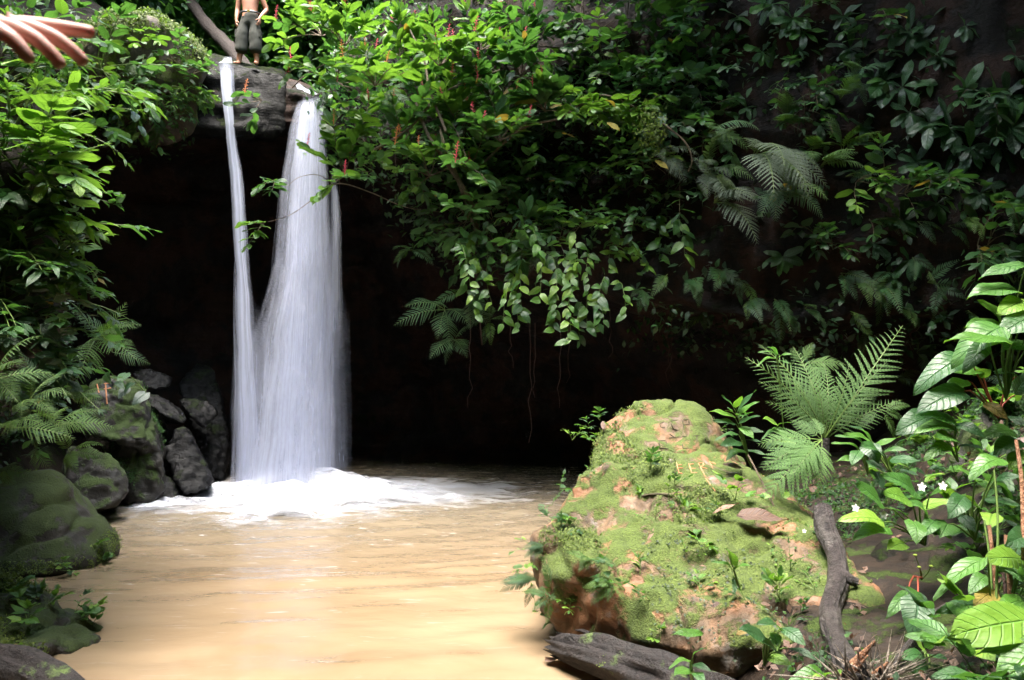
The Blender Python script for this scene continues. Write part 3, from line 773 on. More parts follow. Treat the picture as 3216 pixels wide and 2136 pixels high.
def wprof(v, shape):
    a, b = {'ellip': (0.6, 0.62), 'ovate': (0.45, 0.9), 'lance': (0.62, 1.0), 'obov': (1.0, 0.5), 'heart': (0.22, 0.95), 'strap': (0.3, 0.55), 'leaflet': (0.4, 0.7)}[shape]
    v = np.clip(v, 0, 1)
    w_ = (v ** a) * ((1 - v) ** b)
    vm = a / (a + b)
    return w_ / ((vm ** a) * ((1 - vm) ** b))

def leaf_geo(W=0.42, shape='ellip', ns=7, nc=2, fold=0.25, droop=0.35, wave=0.03, seed=0, serr=0.0, twist=0.0, hole=False):
    """unit-length leaf growing along +Y from the origin, upper side +Z"""
    rng = np.random.RandomState(seed)
    vs = np.linspace(0, 1, ns + 1)
    us = np.linspace(-1, 1, 2 * nc + 1)
    w_ = wprof(vs, shape) * W / 2
    if shape == 'heart': w_[0] = W * 0.20
    # centre line bends down
    ang = -droop * vs ** 1.3 + 0.12
    cy = np.concatenate([[0], np.cumsum(np.cos((ang[1:] + ang[:-1]) / 2)) / ns])
    cz = np.concatenate([[0], np.cumsum(np.sin((ang[1:] + ang[:-1]) / 2)) / ns])
    ph = rng.rand() * 6
    V, UV = [], []
    for i, v in enumerate(vs):
        for u in us:
            ser = 1 + serr * (1 if i % 2 else -1) * (abs(u) == 1)
            x = u * w_[i] * ser
            z = fold * abs(x) - 0.25 * abs(u) ** 2 * w_[i] * 0.6 + wave * math.sin(v * 9 + ph + (2 if u > 0 else 0)) * abs(u)
            y = cy[i] + (-0.13 * abs(u) * (1 - v) ** 6 if shape == 'heart' else 0)
            tw = twist * v
            V.append((x * math.cos(tw) - z * math.sin(tw), y, cz[i] + z * math.cos(tw) + x * math.sin(tw)))
            UV.append((u, v))
    Q = grid_quads(ns + 1, 2 * nc + 1)
    return np.array(V), Q[:, ::-1], np.array(UV)

def leaf_meshes(name, mat, n=5, **kw):
    out = []
    for i in range(n):
        k = dict(kw); r = random.Random(i * 7 + 1)
        k['droop'] = kw.get('droop', 0.35) * r.uniform(0.4, 1.6)
        k['twist'] = r.uniform(-0.5, 0.5)
        k['W'] = kw.get('W', 0.42) * r.uniform(0.88, 1.12)
        V, Q, UV = leaf_geo(seed=i, **k)
        out.append(np_mesh(name, V, Q, UV, mats=[mat]))
    return out

LM = {}
SPEC = {
    'ellip': dict(W=0.42, shape='ellip'), 'ovate': dict(W=0.5, shape='ovate', droop=0.5), 'lance': dict(W=0.24, shape='lance', droop=0.6, ns=9),
    'obov': dict(W=0.36, shape='obov', droop=0.5, serr=0.05, ns=9), 'heart': dict(W=0.75, shape='heart', droop=0.6, fold=0.15, wave=0.02),
    'strap': dict(W=0.13, shape='strap', droop=1.1, ns=12), 'small': dict(W=0.5, shape='ovate', droop=0.4, ns=4, nc=1, wave=0.0),
    'broad': dict(W=0.46, shape='ovate', droop=0.8, ns=14, nc=3, fold=0.3, wave=0.035)}
def lm(shape, col):
    k = (shape, col)
    if k not in LM: LM[k] = leaf_meshes('leaf', L[col], 5, **SPEC[shape])
    return LM[k]

def frond_geo(kind='pinnate', n=16, W=0.36, droop=0.9, seed=0, pinnae_w=0.26, angle=62):
    """fern frond of unit length along +Y; pinnae as narrow blades, or blades with toothed edges"""
    rng = np.random.RandomState(seed)
    b = MB()
    N = n * 2 + 6
    vs = np.linspace(0, 1, N)
    ang = 0.25 - droop * vs ** 1.2
    cy = np.concatenate([[0], np.cumsum(np.cos(ang[1:])) / (N - 1)]); cz = np.concatenate([[0], np.cumsum(np.sin(ang[1:])) / (N - 1)])
    V, Q = tube([(0, cy[i], cz[i]) for i in range(0, N, 3)], [0.008 * (1 - 0.8 * i / N) for i in range(0, N, 3)], 4, cap=False)
    b.add(V, Q, tint=0.1, mi=1)
    if kind == 'pinnate':
        T, TQ, TU = leaf_geo(W=pinnae_w, shape='leaflet', ns=4, nc=1, fold=0.1, droop=0.5, wave=0)
    else:
        # toothed pinna: a comb of pinnules on both sides of its own midrib
        m_ = 9; tv, tq, tu = [], [], []
        for k in range(m_):
            v0, v1, vc = k / m_, (k + 1) / m_, (k + 0.75) / m_
            l = 0.5 * pinnae_w * (1 - (k / m_) ** 1.6) + 0.012
            dz = [-0.5 * x * x * 0.5 for x in (v0, v1)]
            for sg in (-1, 1):
                i0 = len(tv)
                tv += [(0, v0, dz[0]), (0, v1, dz[1]), (sg * l, vc + 0.6 / m_, dz[1] - 0.1 * l), (sg * l * 0.75, vc - 0.15 / m_, dz[0] - 0.02)]
                tq.append((i0, i0 + 1, i0 + 2, i0 + 3) if sg < 0 else (i0 + 3, i0 + 2, i0 + 1, i0))
                tu += [(0, v0), (0, v1), (0.8 * sg, vc), (0.7 * sg, vc)]
        T, TQ, TU = np.array(tv, float), np.array(tq)[:, ::-1], np.array(tu)
    for i in range(n):
        v = 0.16 + 0.82 * (i + 0.5) / n
        L_ = W * (0.35 + 0.65 * min(1, (v - 0.1) / 0.25)) * (1 - max(0, (v - 0.3) / 0.72) ** 1.3) + 0.02
        y = np.interp(v, vs, cy); z = np.interp(v, vs, cz); a_ = np.interp(v, vs, ang)
        for sg in (-1, 1):
            th = math.radians(angle - 22 * v + rng.uniform(-6, 6)) * sg
            Rz = Matrix.Rotation(-th, 3, 'Z'); Rx = Matrix.Rotation(a_, 3, 'X')
            Mx = np.array(Rx @ Rz @ Matrix.Rotation(rng.uniform(-0.1, 0.1), 3, 'Y'))
            b.add((T * np.array([1, 1, 1]) * L_) @ Mx.T + np.array([0, y + rng.uniform(-.004, .004), z]), TQ, TU, tint=rng.rand() * 0.12)
    return b
FM = {}
FSPEC = {'pin': dict(kind='pinnate', n=15, W=0.22, pinnae_w=0.2, droop=1.0), 'bi': dict(kind='bi', n=14, W=0.27, pinnae_w=0.125, droop=1.0),
         'lace': dict(kind='bi', n=17, W=0.2, pinnae_w=0.12, droop=0.9), 'grey': dict(kind='bi', n=18, W=0.24, pinnae_w=0.15, droop=1.5), 'wide': dict(kind='bi', n=13, W=0.32, pinnae_w=0.18, droop=0.8, angle=55)}
def fm_(kind, col):
    k = (kind, col)
    if k not in FM:
        FM[k] = [frond_geo(seed=i, **FSPEC[kind]).mesh('frond', [L[col], M['greenstem']]) for i in range(4)]
    return FM[k]

# ------------------------------------------------------------------ plants as things
REG = []           # (object, px, py, look, category, group)
def proj(v):
    return (512 + v[0] / v[1] * F, YH - (v[2] - 2.0) / v[1] * F)
def reg(o, look, cat, group, anchor=None):
    p = anchor if anchor is not None else o.location
    a, b = proj(p)
    REG.append([o, a, b, look, cat, group])

def orient(dirv, up=Vector((0, 0, 1)), roll=0.0):
    y = Vector(dirv).normalized()
    z = up - y * up.dot(y)
    if z.length < 0.05: z = y.orthogonal()
    z.normalize()
    x = y.cross(z)
    m = Matrix((x, y, z)).transposed()
    if roll: m = m @ Matrix.Rotation(roll, 3, 'Y')
    return m
def place(name, me, parent, loc, rot3, s):
    o = bpy.data.objects.new(name, me)
    o.parent = parent
    o.matrix_basis = Matrix.Translation(loc) @ rot3.to_4x4() @ Matrix.Diagonal((s, s, s, 1))
    C.objects.link(o)
    return o
def rv(r, s=1.0): return Vector((r.gauss(0, s), r.gauss(0, s), r.gauss(0, s)))

def stems_part(par, lines, mat='stem', sides=4, name='stem'):
    b = MB()
    for pts, r0, r1 in lines:
        n = len(pts)
        V, Q = tube(pts, [r0 + (r1 - r0) * i / (n - 1) for i in range(n)], sides, cap=False)
        b.add(V, Q)
    return link(name, b.mesh('stem', [M[mat]]), par)

UP = Vector((0, 0, 1))
def leafy(loc, rng, out=Vector((0, -1, 0.5)), size=1.0, nst=5, per=9, leaf=0.2, shape='ellip', cols=('mid', 'lime'), name='leafy_shrub', look='green leafy shrub',
          cat='shrub', group='shrubs on the cliff', stem='stem', spread=0.6, hang=0.25, berries=0, tip=3, bare=0.35, thick=0.008, yellow=0.004):
    """stems that arc out from a base and carry alternate leaves"""
    par = empty(name, loc)
    out = Vector(out).normalized()
    lines = []
    col = rng.choice(cols)
    for s in range(nst):
        d0 = (out + rv(rng, spread)).normalized()
        Ls = size * rng.uniform(0.65, 1.15)
        a = Vector((0, 0, 0)); pts = [a.copy()]; dd = d0.copy()
        for k in range(8):
            dd = (dd + Vector((0, 0, -hang * 0.22 * (k / 7.0 + 0.2))) + rv(rng, 0.07)).normalized()
            a = a + dd * Ls / 8; pts.append(a.copy())
        lines.append((pts, thick, thick * 0.35))
        n = max(2, int(per * rng.uniform(0.8, 1.2)))
        for i in range(n + tip):
            t = bare + (1 - bare) * min(1.0, (i + 0.5) / n) if i < n else 1.0
            q = t * 8; k = min(7, int(q)); p = pts[k].lerp(pts[k + 1], q - k)
            tan = (pts[k + 1] - pts[k]).normalized()
            side = tan.cross(UP)
            if side.length < 0.1: side = Vector((1, 0, 0))
            side.normalize()
            sg = 1 if i % 2 else -1
            if i < n: ld = (side * sg * rng.uniform(0.7, 1.1) + tan * rng.uniform(0.3, 0.9) + UP * rng.uniform(-0.35, 0.35))
            else: ld = tan + side * (i - n - (tip - 1) / 2) * 0.8 + UP * rng.uniform(-0.2, 0.3)
            cc = col if rng.random() < 0.8 else rng.choice(cols)
            if rng.random() < yellow: cc = 'yellow'
            sc = leaf * rng.uniform(0.65, 1.15) * (0.75 + 0.25 * math.sin(math.pi * min(1, t)))
            place('leaf', rng.choice(lm(shape, cc)), par, p, orient(ld, UP + rv(rng, 0.35)), sc)
        if berries and s < berries:
            g = (UP + rv(rng, 0.15)).normalized()
            place('berry_spike', rng.choice(BERRY), par, pts[-1], orient(g, Vector((0, -1, 0))), rng.uniform(1.1, 1.7))
    stems_part(par, lines, stem)
    reg(par, look, cat, group, Vector(loc) + out * size * 0.5)
    return par

def rosette(loc, rng, out=Vector((0, -1, 0.1)), n=8, leaf=0.35, shape='obov', col='dark', look='dark rosette', name='rosette_plant', cat='rosette plant', group='rosettes on the dark cliff', hang=0.5):
    par = empty(name, loc)
    out = Vector(out).normalized()
    a = out.orthogonal().normalized(); b = out.cross(a)
    ph = rng.uniform(0, 6)
    for i in range(n):
        th = ph + 2 * math.pi * i / n + rng.uniform(-0.2, 0.2)
        d = (a * math.cos(th) + b * math.sin(th)) + out * rng.uniform(0.15, 0.6) - UP * hang
        cc = col if rng.random() < 0.88 else 'mid'
        place('leaf', rng.choice(lm(shape, cc)), par, (0, 0, 0), orient(d, out + UP * 0.6 + rv(rng, 0.15)), leaf * rng.uniform(0.7, 1.1))
    stems_part(par, [([Vector((0, 0.15, 0)), Vector((0, 0, 0))], 0.015, 0.01)], 'greenstem')
    reg(par, look, cat, group)
    return par

def fern(loc, rng, out=Vector((0, -1, 0.3)), n=5, size=0.6, kind='pin', col='darkfern', look='dark fern', name='fern', cat='fern', group='ferns on the cliff', spread=0.6, up=0.6):
    par = empty(name, loc)
    out = Vector(out).normalized()
    for i in range(n):
        d = out + rv(rng, spread)
        d = d - out * min(0, d.dot(out)) * 1.5
        cc = col if rng.random() < 0.85 else ('fern' if col != 'fern' else 'darkfern')
        place('frond', rng.choice(fm_(kind, cc)), par, (0, 0, 0), orient(d, UP * up + Vector((0, -0.55, 0)) + rv(rng, 0.15)), size * rng.uniform(0.6, 1.1))
    reg(par, look, cat, group)
    return par

def vine(loc, rng, length=1.5, leaf=0.14, col='lime', look='hanging vine', side=0.3, shape='ovate', dens=12, name='hanging_vine', group='vines hanging over the cave mouth'):
    par = empty(name, loc)
    pts = [Vector((0, 0, 0))]; d = Vector((rng.uniform(-side, side), -0.7, 0.2)).normalized()
    for k in range(12):
        d = (d + Vector((rng.uniform(-side, side) * 0.5, rng.uniform(-0.1, 0.1), -0.35))).normalized()
        pts.append(pts[-1] + d * length / 12)
    lines = [(pts, 0.006, 0.003)]
    for i in range(int(dens * length)):
        t = (i + 0.6) / (dens * length)
        q = t * 12; k = min(11, int(q)); p = pts[k].lerp(pts[k + 1], q - k)
        ld = Vector((rng.choice((-1, 1)) * rng.uniform(0.3, 1), rng.uniform(-0.8, 0.1), rng.uniform(-1.3, -0.1)))
        place('leaf', rng.choice(lm(shape, col if rng.random() < 0.75 else 'mid')), par, p, orient(ld, Vector((0, -0.9, 0.45)) + rv(rng, 0.35)), leaf * rng.uniform(0.7, 1.2))
    stems_part(par, lines, 'greenstem', 4)
    reg(par, look, 'vine', group, Vector(loc) + pts[6])
    return par

# berry spikes of the red-berried shrub
def berry_mesh(i, mat):
    r = random.Random(i); b = MB()
    V, Q = tube([(0, 0, 0), (0, 0.09, 0.004), (0, 0.2, 0)], [0.006, 0.005, 0.003], 4); b.add(V, Q)
    ico = bmesh.new(); bmesh.ops.create_icosphere(ico, subdivisions=1, radius=1)
    iv = np.array([v.co[:] for v in ico.verts]); iq = np.array([[v.index for v in f.verts] for f in ico.faces]); ico.free()
    for k in range(17):
        t = 0.04 + 0.16 * k / 17; a = k * 2.4; rr = 0.024 * (1.1 - t * 2.5) + 0.006
        p = np.array([math.cos(a) * rr, t, math.sin(a) * rr])
        b.add(iv * r.uniform(0.007, 0.011) + p, iq)
        V, Q = tube([(0, t - 0.01, 0), tuple(p)], 0.003, 3, cap=False); b.add(V, Q)
    me = b.mesh('berry_spike', [mat]); me.validate(); return me
BERRY = [berry_mesh(i, M['berry'] if i % 3 else M['berryorange']) for i in range(6)]

# ------------------------------------------------------------------ masses nobody could count: many small leaves in one mesh
def leaf_mass(name, pos, dirs, ups, size, col, shape='small', label=None, tint=None, kind='stuff', seed=0, cats='undergrowth', T=None, parent=None):
    rng = np.random.RandomState(seed)
    if T is None: T = leaf_geo(W=0.5, shape='ovate', ns=3, nc=1, fold=0.25, droop=0.5, wave=0)
    tv, tq, tu = T
    n = len(pos)
    y = dirs / (np.linalg.norm(dirs, axis=1, keepdims=True) + 1e-9)
    z = ups - y * np.sum(ups * y, 1, keepdims=True)
    z /= np.linalg.norm(z, axis=1, keepdims=True) + 1e-9
    x = np.cross(y, z)
    s = np.asarray(size).reshape(-1, 1, 1) * np.ones((n, 1, 1))
    V = (tv[None, :, 0:1] * x[:, None, :] + tv[None, :, 1:2] * y[:, None, :] + tv[None, :, 2:3] * z[:, None, :]) * s + pos[:, None, :]
    Q = tq[None] + (np.arange(n) * len(tv))[:, None, None]
    t = rng.rand(n) if tint is None else tint
    me = np_mesh(name, V.reshape(-1, 3), Q.reshape(-1, tq.shape[1]), np.tile(tu, (n, 1)), np.repeat(t, len(tv)), mats=[L[col]])
    o = link(name, me, parent)
    return tag(o, label, cats if parent is None else None, kind=kind)

def clusters(centers, normals, rng, per=7, rad=0.12, lift=0.1):
    """leaf positions and directions in little sprays about given points"""
    n = len(centers)
    c = np.repeat(centers, per, 0); nn = np.repeat(normals, per, 0)
    d = rng.normal(size=(n * per, 3)) + nn * 0.6
    off = rng.normal(size=(n * per, 3)) * rad + nn * np.abs(rng.normal(size=(n * per, 1))) * lift
    ups = np.array([0, 0, 1.0]) + nn * 0.4 + rng.normal(size=(n * per, 3)) * 0.35
    return c + off, d, ups
# ------------------------------------------------------------------ surfaces to plant on
def bvh_of(o):
    me = o.data
    vs = [o.matrix_world @ v.co for v in me.vertices]
    return BVHTree.FromPolygons([tuple(v) for v in vs], [tuple(p.vertices) for p in me.polygons])
BV = {'boulder': bvh_of(boulder), 'cliff': bvh_of(cliff), 'bank': bvh_of(left_bank), 'ground': bvh_of(ground), 'mound': bvh_of(mound), 'ledge': bvh_of(ledge)}
for o_ in list(C.objects):
    if o_.name.startswith(('mossy_b', 'square_b', 'shore_rock', 'mossy_h')): BV[o_.name] = bvh_of(o_)
def hit(px, py, surf, dflt=None):
    """where the line of sight through (px, py) meets the named surfaces first"""
    dirv = (P(px, py, 10) - CAM).normalized()
    best = None
    for s in (surf if isinstance(surf, (list, tuple)) else [surf]):
        loc, nor, idx, dist = BV[s].ray_cast(CAM, dirv, 60)
        if loc is not None and (best is None or dist < best[2]): best = (loc, nor if nor.dot(dirv) < 0 else -nor, dist)
    if best is None: return (P(px, py, dflt), Vector((0, -1, 0.3))) if dflt else (None, None)
    return best[0], best[1]
GREEN = ['cliff', 'bank', 'ground', 'mound', 'ledge', 'boulder'] + [k for k in BV if k.startswith(('mossy_b', 'square_b', 'shore', 'mossy_h'))]

R1 = random.Random(11)
NR = np.random.RandomState(11)

# ---- left bank ------------------------------------------------------------
def bankplant(px, py, push, fn, **kw):
    loc, nor = hit(px, py, ['bank', 'ground'])
    if loc is None: loc, nor = P(px, py, 7), Vector((0.6, -0.6, 0.3))
    v = (CAM - loc).normalized()
    p = loc + v * push + Vector((push * 0.15, 0, 0))
    return fn(loc + nor * 0.02, R1, out=(nor + UP * 0.5 + v * 0.5), **kw)
lefts = [
    # px, py, shape, leaf, size, cols, look
    (10, 110, 'lance', 0.30, 0.9, ('lime',), 'tall herb with long pale green pointed leaves'),
    (40, 130, 'ellip', 0.26, 0.8, ('lime', 'mid'), 'bright lime shrub with large oval leaves'),
    (72, 120, 'lance', 0.24, 0.7, ('lime', 'mid'), 'arching shrub with narrow lime leaves'),
    (25, 165, 'ellip', 0.30, 0.7, ('lime',), 'shrub with broad glowing lime leaves'),
    (60, 165, 'lance', 0.30, 0.8, ('lime',), 'herb with ranked lime leaves like a feather'),
    (88, 180, 'ellip', 0.22, 0.6, ('mid',), 'mid green shrub with oval leaves'),
    (15, 200, 'heart', 0.20, 0.6, ('mid', 'dark'), 'plant with dark heart shaped leaves'),
    (60, 210, 'broad', 0.26, 0.6, ('mid',), 'plant with big ribbed oval leaves'),
    (85, 225, 'broad', 0.24, 0.5, ('mid', 'dark'), 'plant with quilted dull green leaves'),
    (20, 245, 'lance', 0.26, 0.8, ('mid', 'lime'), 'clump of narrow glossy leaves'),
    (55, 255, 'ellip', 0.18, 0.7, ('lime', 'mid'), 'glossy shrub with medium oval leaves'),
    (85, 270, 'lance', 0.2, 0.7, ('mid',), 'shrub with drooping narrow leaves'),
    (10, 290, 'lance', 0.22, 0.8, ('mid', 'dark'), 'dark clump of narrow leaves'),
    (45, 300, 'ellip', 0.16, 0.7, ('dark', 'mid'), 'dense dark shrub with small leaves'),
    (85, 310, 'ellip', 0.14, 0.7, ('mid',), 'small leaved shrub reaching toward the cave'),
    (110, 320, 'lance', 0.14, 0.8, ('mid', 'lime'), 'wiry shrub with narrow leaves'),
    (30, 340, 'ellip', 0.18, 0.6, ('dark',), 'shaded shrub with dull oval leaves'),
    (75, 345, 'ellip', 0.17, 0.6, ('mid', 'dark'), 'shrub with leathery oval leaves'),
    (100, 360, 'ellip', 0.18, 0.5, ('mid',), 'low shrub with hanging oval leaves'),
    (60, 390, 'ellip', 0.18, 0.5, ('mid',), 'small shrub with pale hanging leaves'),
    (100, 70, 'ellip', 0.2, 0.7, ('lime', 'mid'), 'shrub with bright leaves by the hand'),
    (20, 70, 'lance', 0.22, 0.7, ('lime',), 'thin stemmed plant with lime leaves'),
]
for (px, py, sh, lf, sz, cols, look) in lefts:
    bankplant(px, py, 0.3, leafy, size=sz, nst=5, per=8, leaf=lf, shape=sh, cols=cols, look=look, name='bank_shrub', group='shrubs on the left bank', spread=0.5, hang=0.5, stem='greenstem')
for i in range(60):
    px, py = R1.uniform(-5, 112), R1.uniform(50, 430)
    c = ('lime', 'mid') if py < 260 else ('mid', 'dark')  # leaf colour imitates the light: brighter high up, darker low down
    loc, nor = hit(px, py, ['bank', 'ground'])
    if loc is None: continue
    sh = R1.choice(('ellip', 'lance', 'ovate'))
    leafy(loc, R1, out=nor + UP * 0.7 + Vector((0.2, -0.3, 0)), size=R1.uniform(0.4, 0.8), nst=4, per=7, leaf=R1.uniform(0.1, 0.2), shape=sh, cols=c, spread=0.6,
          hang=0.5, name='bank_shrub', look=('sunlit-coloured ' if py < 260 else 'shade-coloured ') + {'ellip': 'shrub with oval leaves', 'lance': 'shrub with narrow leaves', 'ovate': 'shrub with small pointed leaves'}[sh], group='shrubs on the left bank', stem='greenstem')
# strap leaves near the frame's left edge
for (px, py, s) in ((-8, 215, 0.42), (42, 222, 0.4)):
    p = P(px, py, 5.6); par = empty('strap_leaved_plant', p)
    for k in range(4):
        place('leaf', R1.choice(lm('strap', 'lime')), par, (0, 0, 0), orient(Vector((0.8, -0.2 * k, 0.3 - 0.25 * k)), UP + Vector((0, -0.7, 0))), s * R1.uniform(0.7, 1))
    stems_part(par, [([Vector((-0.5, 0.5, -0.3)), Vector((-0.2, 0.1, -0.05)), Vector((0, 0, 0))], 0.01, 0.006)], 'greenstem')
    reg(par, 'plant with very long pale strap leaves', 'plant', 'strap plants')
lf = [(-4, 380, 4.7, 0.42, 'bi', 'fern'), (30, 400, 4.9, 0.4, 'bi', 'fern'), (12, 428, 4.8, 0.36, 'bi', 'fern'), (55, 425, 5.3, 0.36, 'bi', 'fern'), (75, 402, 5.7, 0.34, 'bi', 'fern'), (95, 340, 8.0, 0.7, 'bi', 'fern'), (112, 352, 8.2, 0.6, 'bi', 'fern'),
      (35, 455, 7.0, 0.4, 'bi', 'darkfern'), (70, 452, 7.3, 0.4, 'pin', 'fern'), (5, 470, 7.0, 0.4, 'pin', 'darkfern')]
for i, (px, py, d_, s, k, c) in enumerate(lf):
    loc, nor = hit(px - 6, py, ['bank', 'ground'])
    p = P(px, py, d_)
    if loc is not None: p = min((p, loc + (CAM - loc).normalized() * 0.45), key=lambda q: q.y)
    f = fern(p, R1, out=Vector((0.6, -0.7, 0.15)), n=6, size=s, kind=k, col=c, look='lacy lime fern' if c == 'fern' else 'small dark green fern', group='ferns on the left bank', spread=0.5)
def heartclump(px, py, d_, n, s, col, look):
    p = P(px, py, d_); par = empty('heart_leaved_plant', p)
    lines = []
    for k in range(n):
        a = Vector((R1.uniform(-0.5, 0.5), R1.uniform(-0.4, 0.1), R1.uniform(-0.3, 0.35))) * s * 2
        b = Vector((0, 0.15, -0.35)) * s
        lines.append(([b, (a + b) * 0.5 + Vector((0, 0, 0.1 * s)), a], 0.006, 0.004))
        place('leaf', R1.choice(lm('heart', col)), par, a, orient(Vector((R1.uniform(-0.6, 0.6), -0.8, -0.7)), UP + Vector((0, -0.9, 0)) + rv(R1, 0.2)), s * R1.uniform(0.7, 1.1))
    stems_part(par, lines, 'redstem' if col == 'lime' else 'greenstem')
    reg(par, look, 'plant', 'heart leaved plants')
heartclump(143, 384, 10.8, 4, 0.26, 'dark', 'dark plant with big glossy heart leaves over the square boulder')

# ---- mossy mound and upper left -------------------------------------------
for i in range(46):
    px, py = R1.uniform(70, 196), R1.uniform(30, 132)
    if py < 62 and px > 95 and R1.random() < 0.85: continue
    loc, nor = hit(px, py, ['mound', 'cliff', 'bank', 'ledge'])
    if loc is None: continue
    sh = R1.choice(('ellip', 'ovate', 'lance'))
    leafy(loc, R1, out=nor + UP * 0.3, size=R1.uniform(0.35, 0.7), nst=4, per=5, leaf=R1.uniform(0.14, 0.24), shape=sh, cols=('mid', 'lime'), spread=0.7, hang=0.8,
          name='mound_plant', cat='plant', look='small bright ' + {'ellip': 'oval', 'lance': 'narrow', 'ovate': 'pointed'}[sh] + '-leaved plant', group='plants on the mossy mound')
for (px, py, s) in ((105, 92, 0.7), (130, 60, 0.5), (95, 120, 0.6), (160, 128, 0.6), (140, 112, 0.55)):
    loc, nor = hit(px, py, ['mound', 'cliff', 'bank', 'ledge'])
    if loc: fern(loc, R1, out=nor + Vector((0, -0.5, 0)), n=5, size=s, kind='pin', col='fern', look='small green fern', group='ferns on the mound')
for (px, py, l_) in ((150, 60, 1.2), (166, 75, 1.3), (128, 110, 0.9), (185, 92, 0.8)):
    loc, nor = hit(px, py, ['mound', 'cliff', 'bank', 'ledge'])
    if loc: vine(loc + Vector((0, -0.15, 0)), R1, length=l_, leaf=0.13, col='mid', look='thin leafy vine', dens=9, group='vines on the mossy mound')

# ---- the central green curtain --------------------------------------------
LOWX = [320, 345, 400, 440, 460, 520, 600, 640, 690, 720, 760]
LOWY = [110, 150, 165, 240, 250, 250, 250, 235, 235, 225, 215]
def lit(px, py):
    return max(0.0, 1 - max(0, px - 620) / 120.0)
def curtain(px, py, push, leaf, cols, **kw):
    loc, nor = hit(px, py, ['cliff', 'ledge'])
    if loc is None: loc, nor = P(px, py, 15.2), Vector((0, -1, 0.3))
    base = loc + Vector((0, 0, 0)) 
    return leafy(base, R1, out=Vector((R1.uniform(-0.4, 0.4), -1, 0.55)), leaf=leaf, cols=cols, **kw)
# the big berried shrub: several boughs, each with many leafy stems
berry_boughs = [(345, 20), (375, 60), (360, 110), (345, 150), (400, 30), (420, 75), (400, 120), (440, 40), (455, 95), (480, 25), (490, 70), (520, 50), (500, 115), (545, 85), (430, 150), (470, 140), (338, 58), (322, 10), (535, 20)]
bl = bpy.data.objects
par_b = None
for i, (px, py) in enumerate(berry_boughs):
    loc = P(px, py + 26, 13.4 + R1.uniform(-0.8, 0.6))
    leafy(loc, R1, out=Vector((R1.uniform(-0.3, 0.3), -0.5, 0.9)), size=R1.uniform(0.6, 0.9), nst=7, per=9, leaf=0.35, shape='ellip', cols=('lime', 'mid'), spread=0.75, hang=0.25,
          name='berried_shrub', look='lime leaved shrub with pink berry spikes', group='shrubs with pink berry spikes', berries=R1.choice((2, 3, 4)), stem='twig', thick=0.012, bare=0.3)
# long woody boughs that carry them
def bough(ctrl, r0, r1, label, n=24, mat='twig', name='bare_branch'):
    me = tubemesh('bough', spline(ctrl, n), [r0 + (r1 - r0) * i / (n - 1) for i in range(n)], 7, M[mat])
    o = link(name, me); return tag(o, label, 'branch')
bough([P(478, 236, 14.6), P(470, 200, 13.4), P(448, 165, 12.9), P(428, 135, 12.8), P(415, 100, 12.9)], 0.05, 0.02, 'brown forked stem rising left from the cave lip toward the berries')
bough([P(480, 240, 14.6), P(462, 190, 13.2), P(446, 150, 12.7), P(440, 130, 12.7)], 0.05, 0.02, 'thicker brown stem running beside the leftmost one', mat='stem')
bough([P(446, 132, 12.7), P(430, 90, 12.9), P(424, 60, 13.0), P(410, 30, 13.1)], 0.025, 0.012, 'pale bare branch in the middle of the berried shrub')
bough([P(374, 150, 12.9), P(410, 128, 12.8), P(436, 98, 12.8), P(470, 80, 12.8), P(500, 70, 12.9)], 0.022, 0.01, 'long pale branch crossing the berried shrub diagonally')
bough([P(330, 185, 13.4), P(345, 184, 13.3), P(372, 193, 13.3), P(405, 207, 13.5), P(440, 212, 14.2)], 0.012, 0.006, 'thin bare twig reaching across the dark cave to the waterfall')
bough([P(333, 184, 13.4), P(318, 175, 13.3), P(300, 177, 13.3), P(287, 186, 13.2)], 0.008, 0.004, 'upper twig fork hanging in front of the wide waterfall')
bough([P(333, 184, 13.4), P(312, 200, 13.3), P(290, 215, 13.2), P(268, 222, 13.1)], 0.008, 0.004, 'lower twig fork hanging in front of the wide waterfall')
bough([P(645, 112, 12.6), P(665, 125, 12.3), P(685, 142, 12.2), P(692, 160, 12.2), P(688, 172, 12.3)], 0.016, 0.009, 'pale curved twig hooking down above the grey fern')
bough([P(470, 176, 13.6), P(520, 130, 13.0), P(560, 118, 12.8), P(600, 95, 12.6), P(645, 112, 12.6)], 0.022, 0.012, 'thin arching branch with white-lit leaves along it')
bough([P(468, 240, 14.3), P(474, 252, 14.1), P(478, 300, 14.2), P(482, 345, 14.4)], 0.03, 0.012, 'dark hanging stem at the left end of the green curtain', mat='root')
bough([P(292, 88, 14.7), P(305, 76, 14.4), P(330, 62, 14.0), P(370, 50, 13.6)], 0.014, 0.008, 'thin twig arching above the head of the wide waterfall')
# twig ends by the waterfall
for (px, py, n_, c, look) in ((275, 180, 3, 'mid', 'leafy twig end dangling left of the wide waterfall'), (264, 224, 3, 'lime', 'lowest leafy twig end before the two waterfalls'),
                       (262, 100, 3, 'mid', 'leafy sprig with a pink flower hanging before the ledge'), (300, 62, 4, 'lime', 'berried sprig right of the standing man'), (372, 172, 3, 'mid', 'leafy twig end hanging under the berried shrub')):
    leafy(P(px, py, 13.1), R1, out=Vector((-0.3, -0.5, -0.2)), size=0.4, nst=n_, per=4, leaf=0.3, shape='ellip', cols=(c,), spread=0.6, name='leafy_twig', look=look, cat='twig', group='leafy twigs by the waterfall', stem='twig',
          berries=1 if py in (100, 62) else 0)
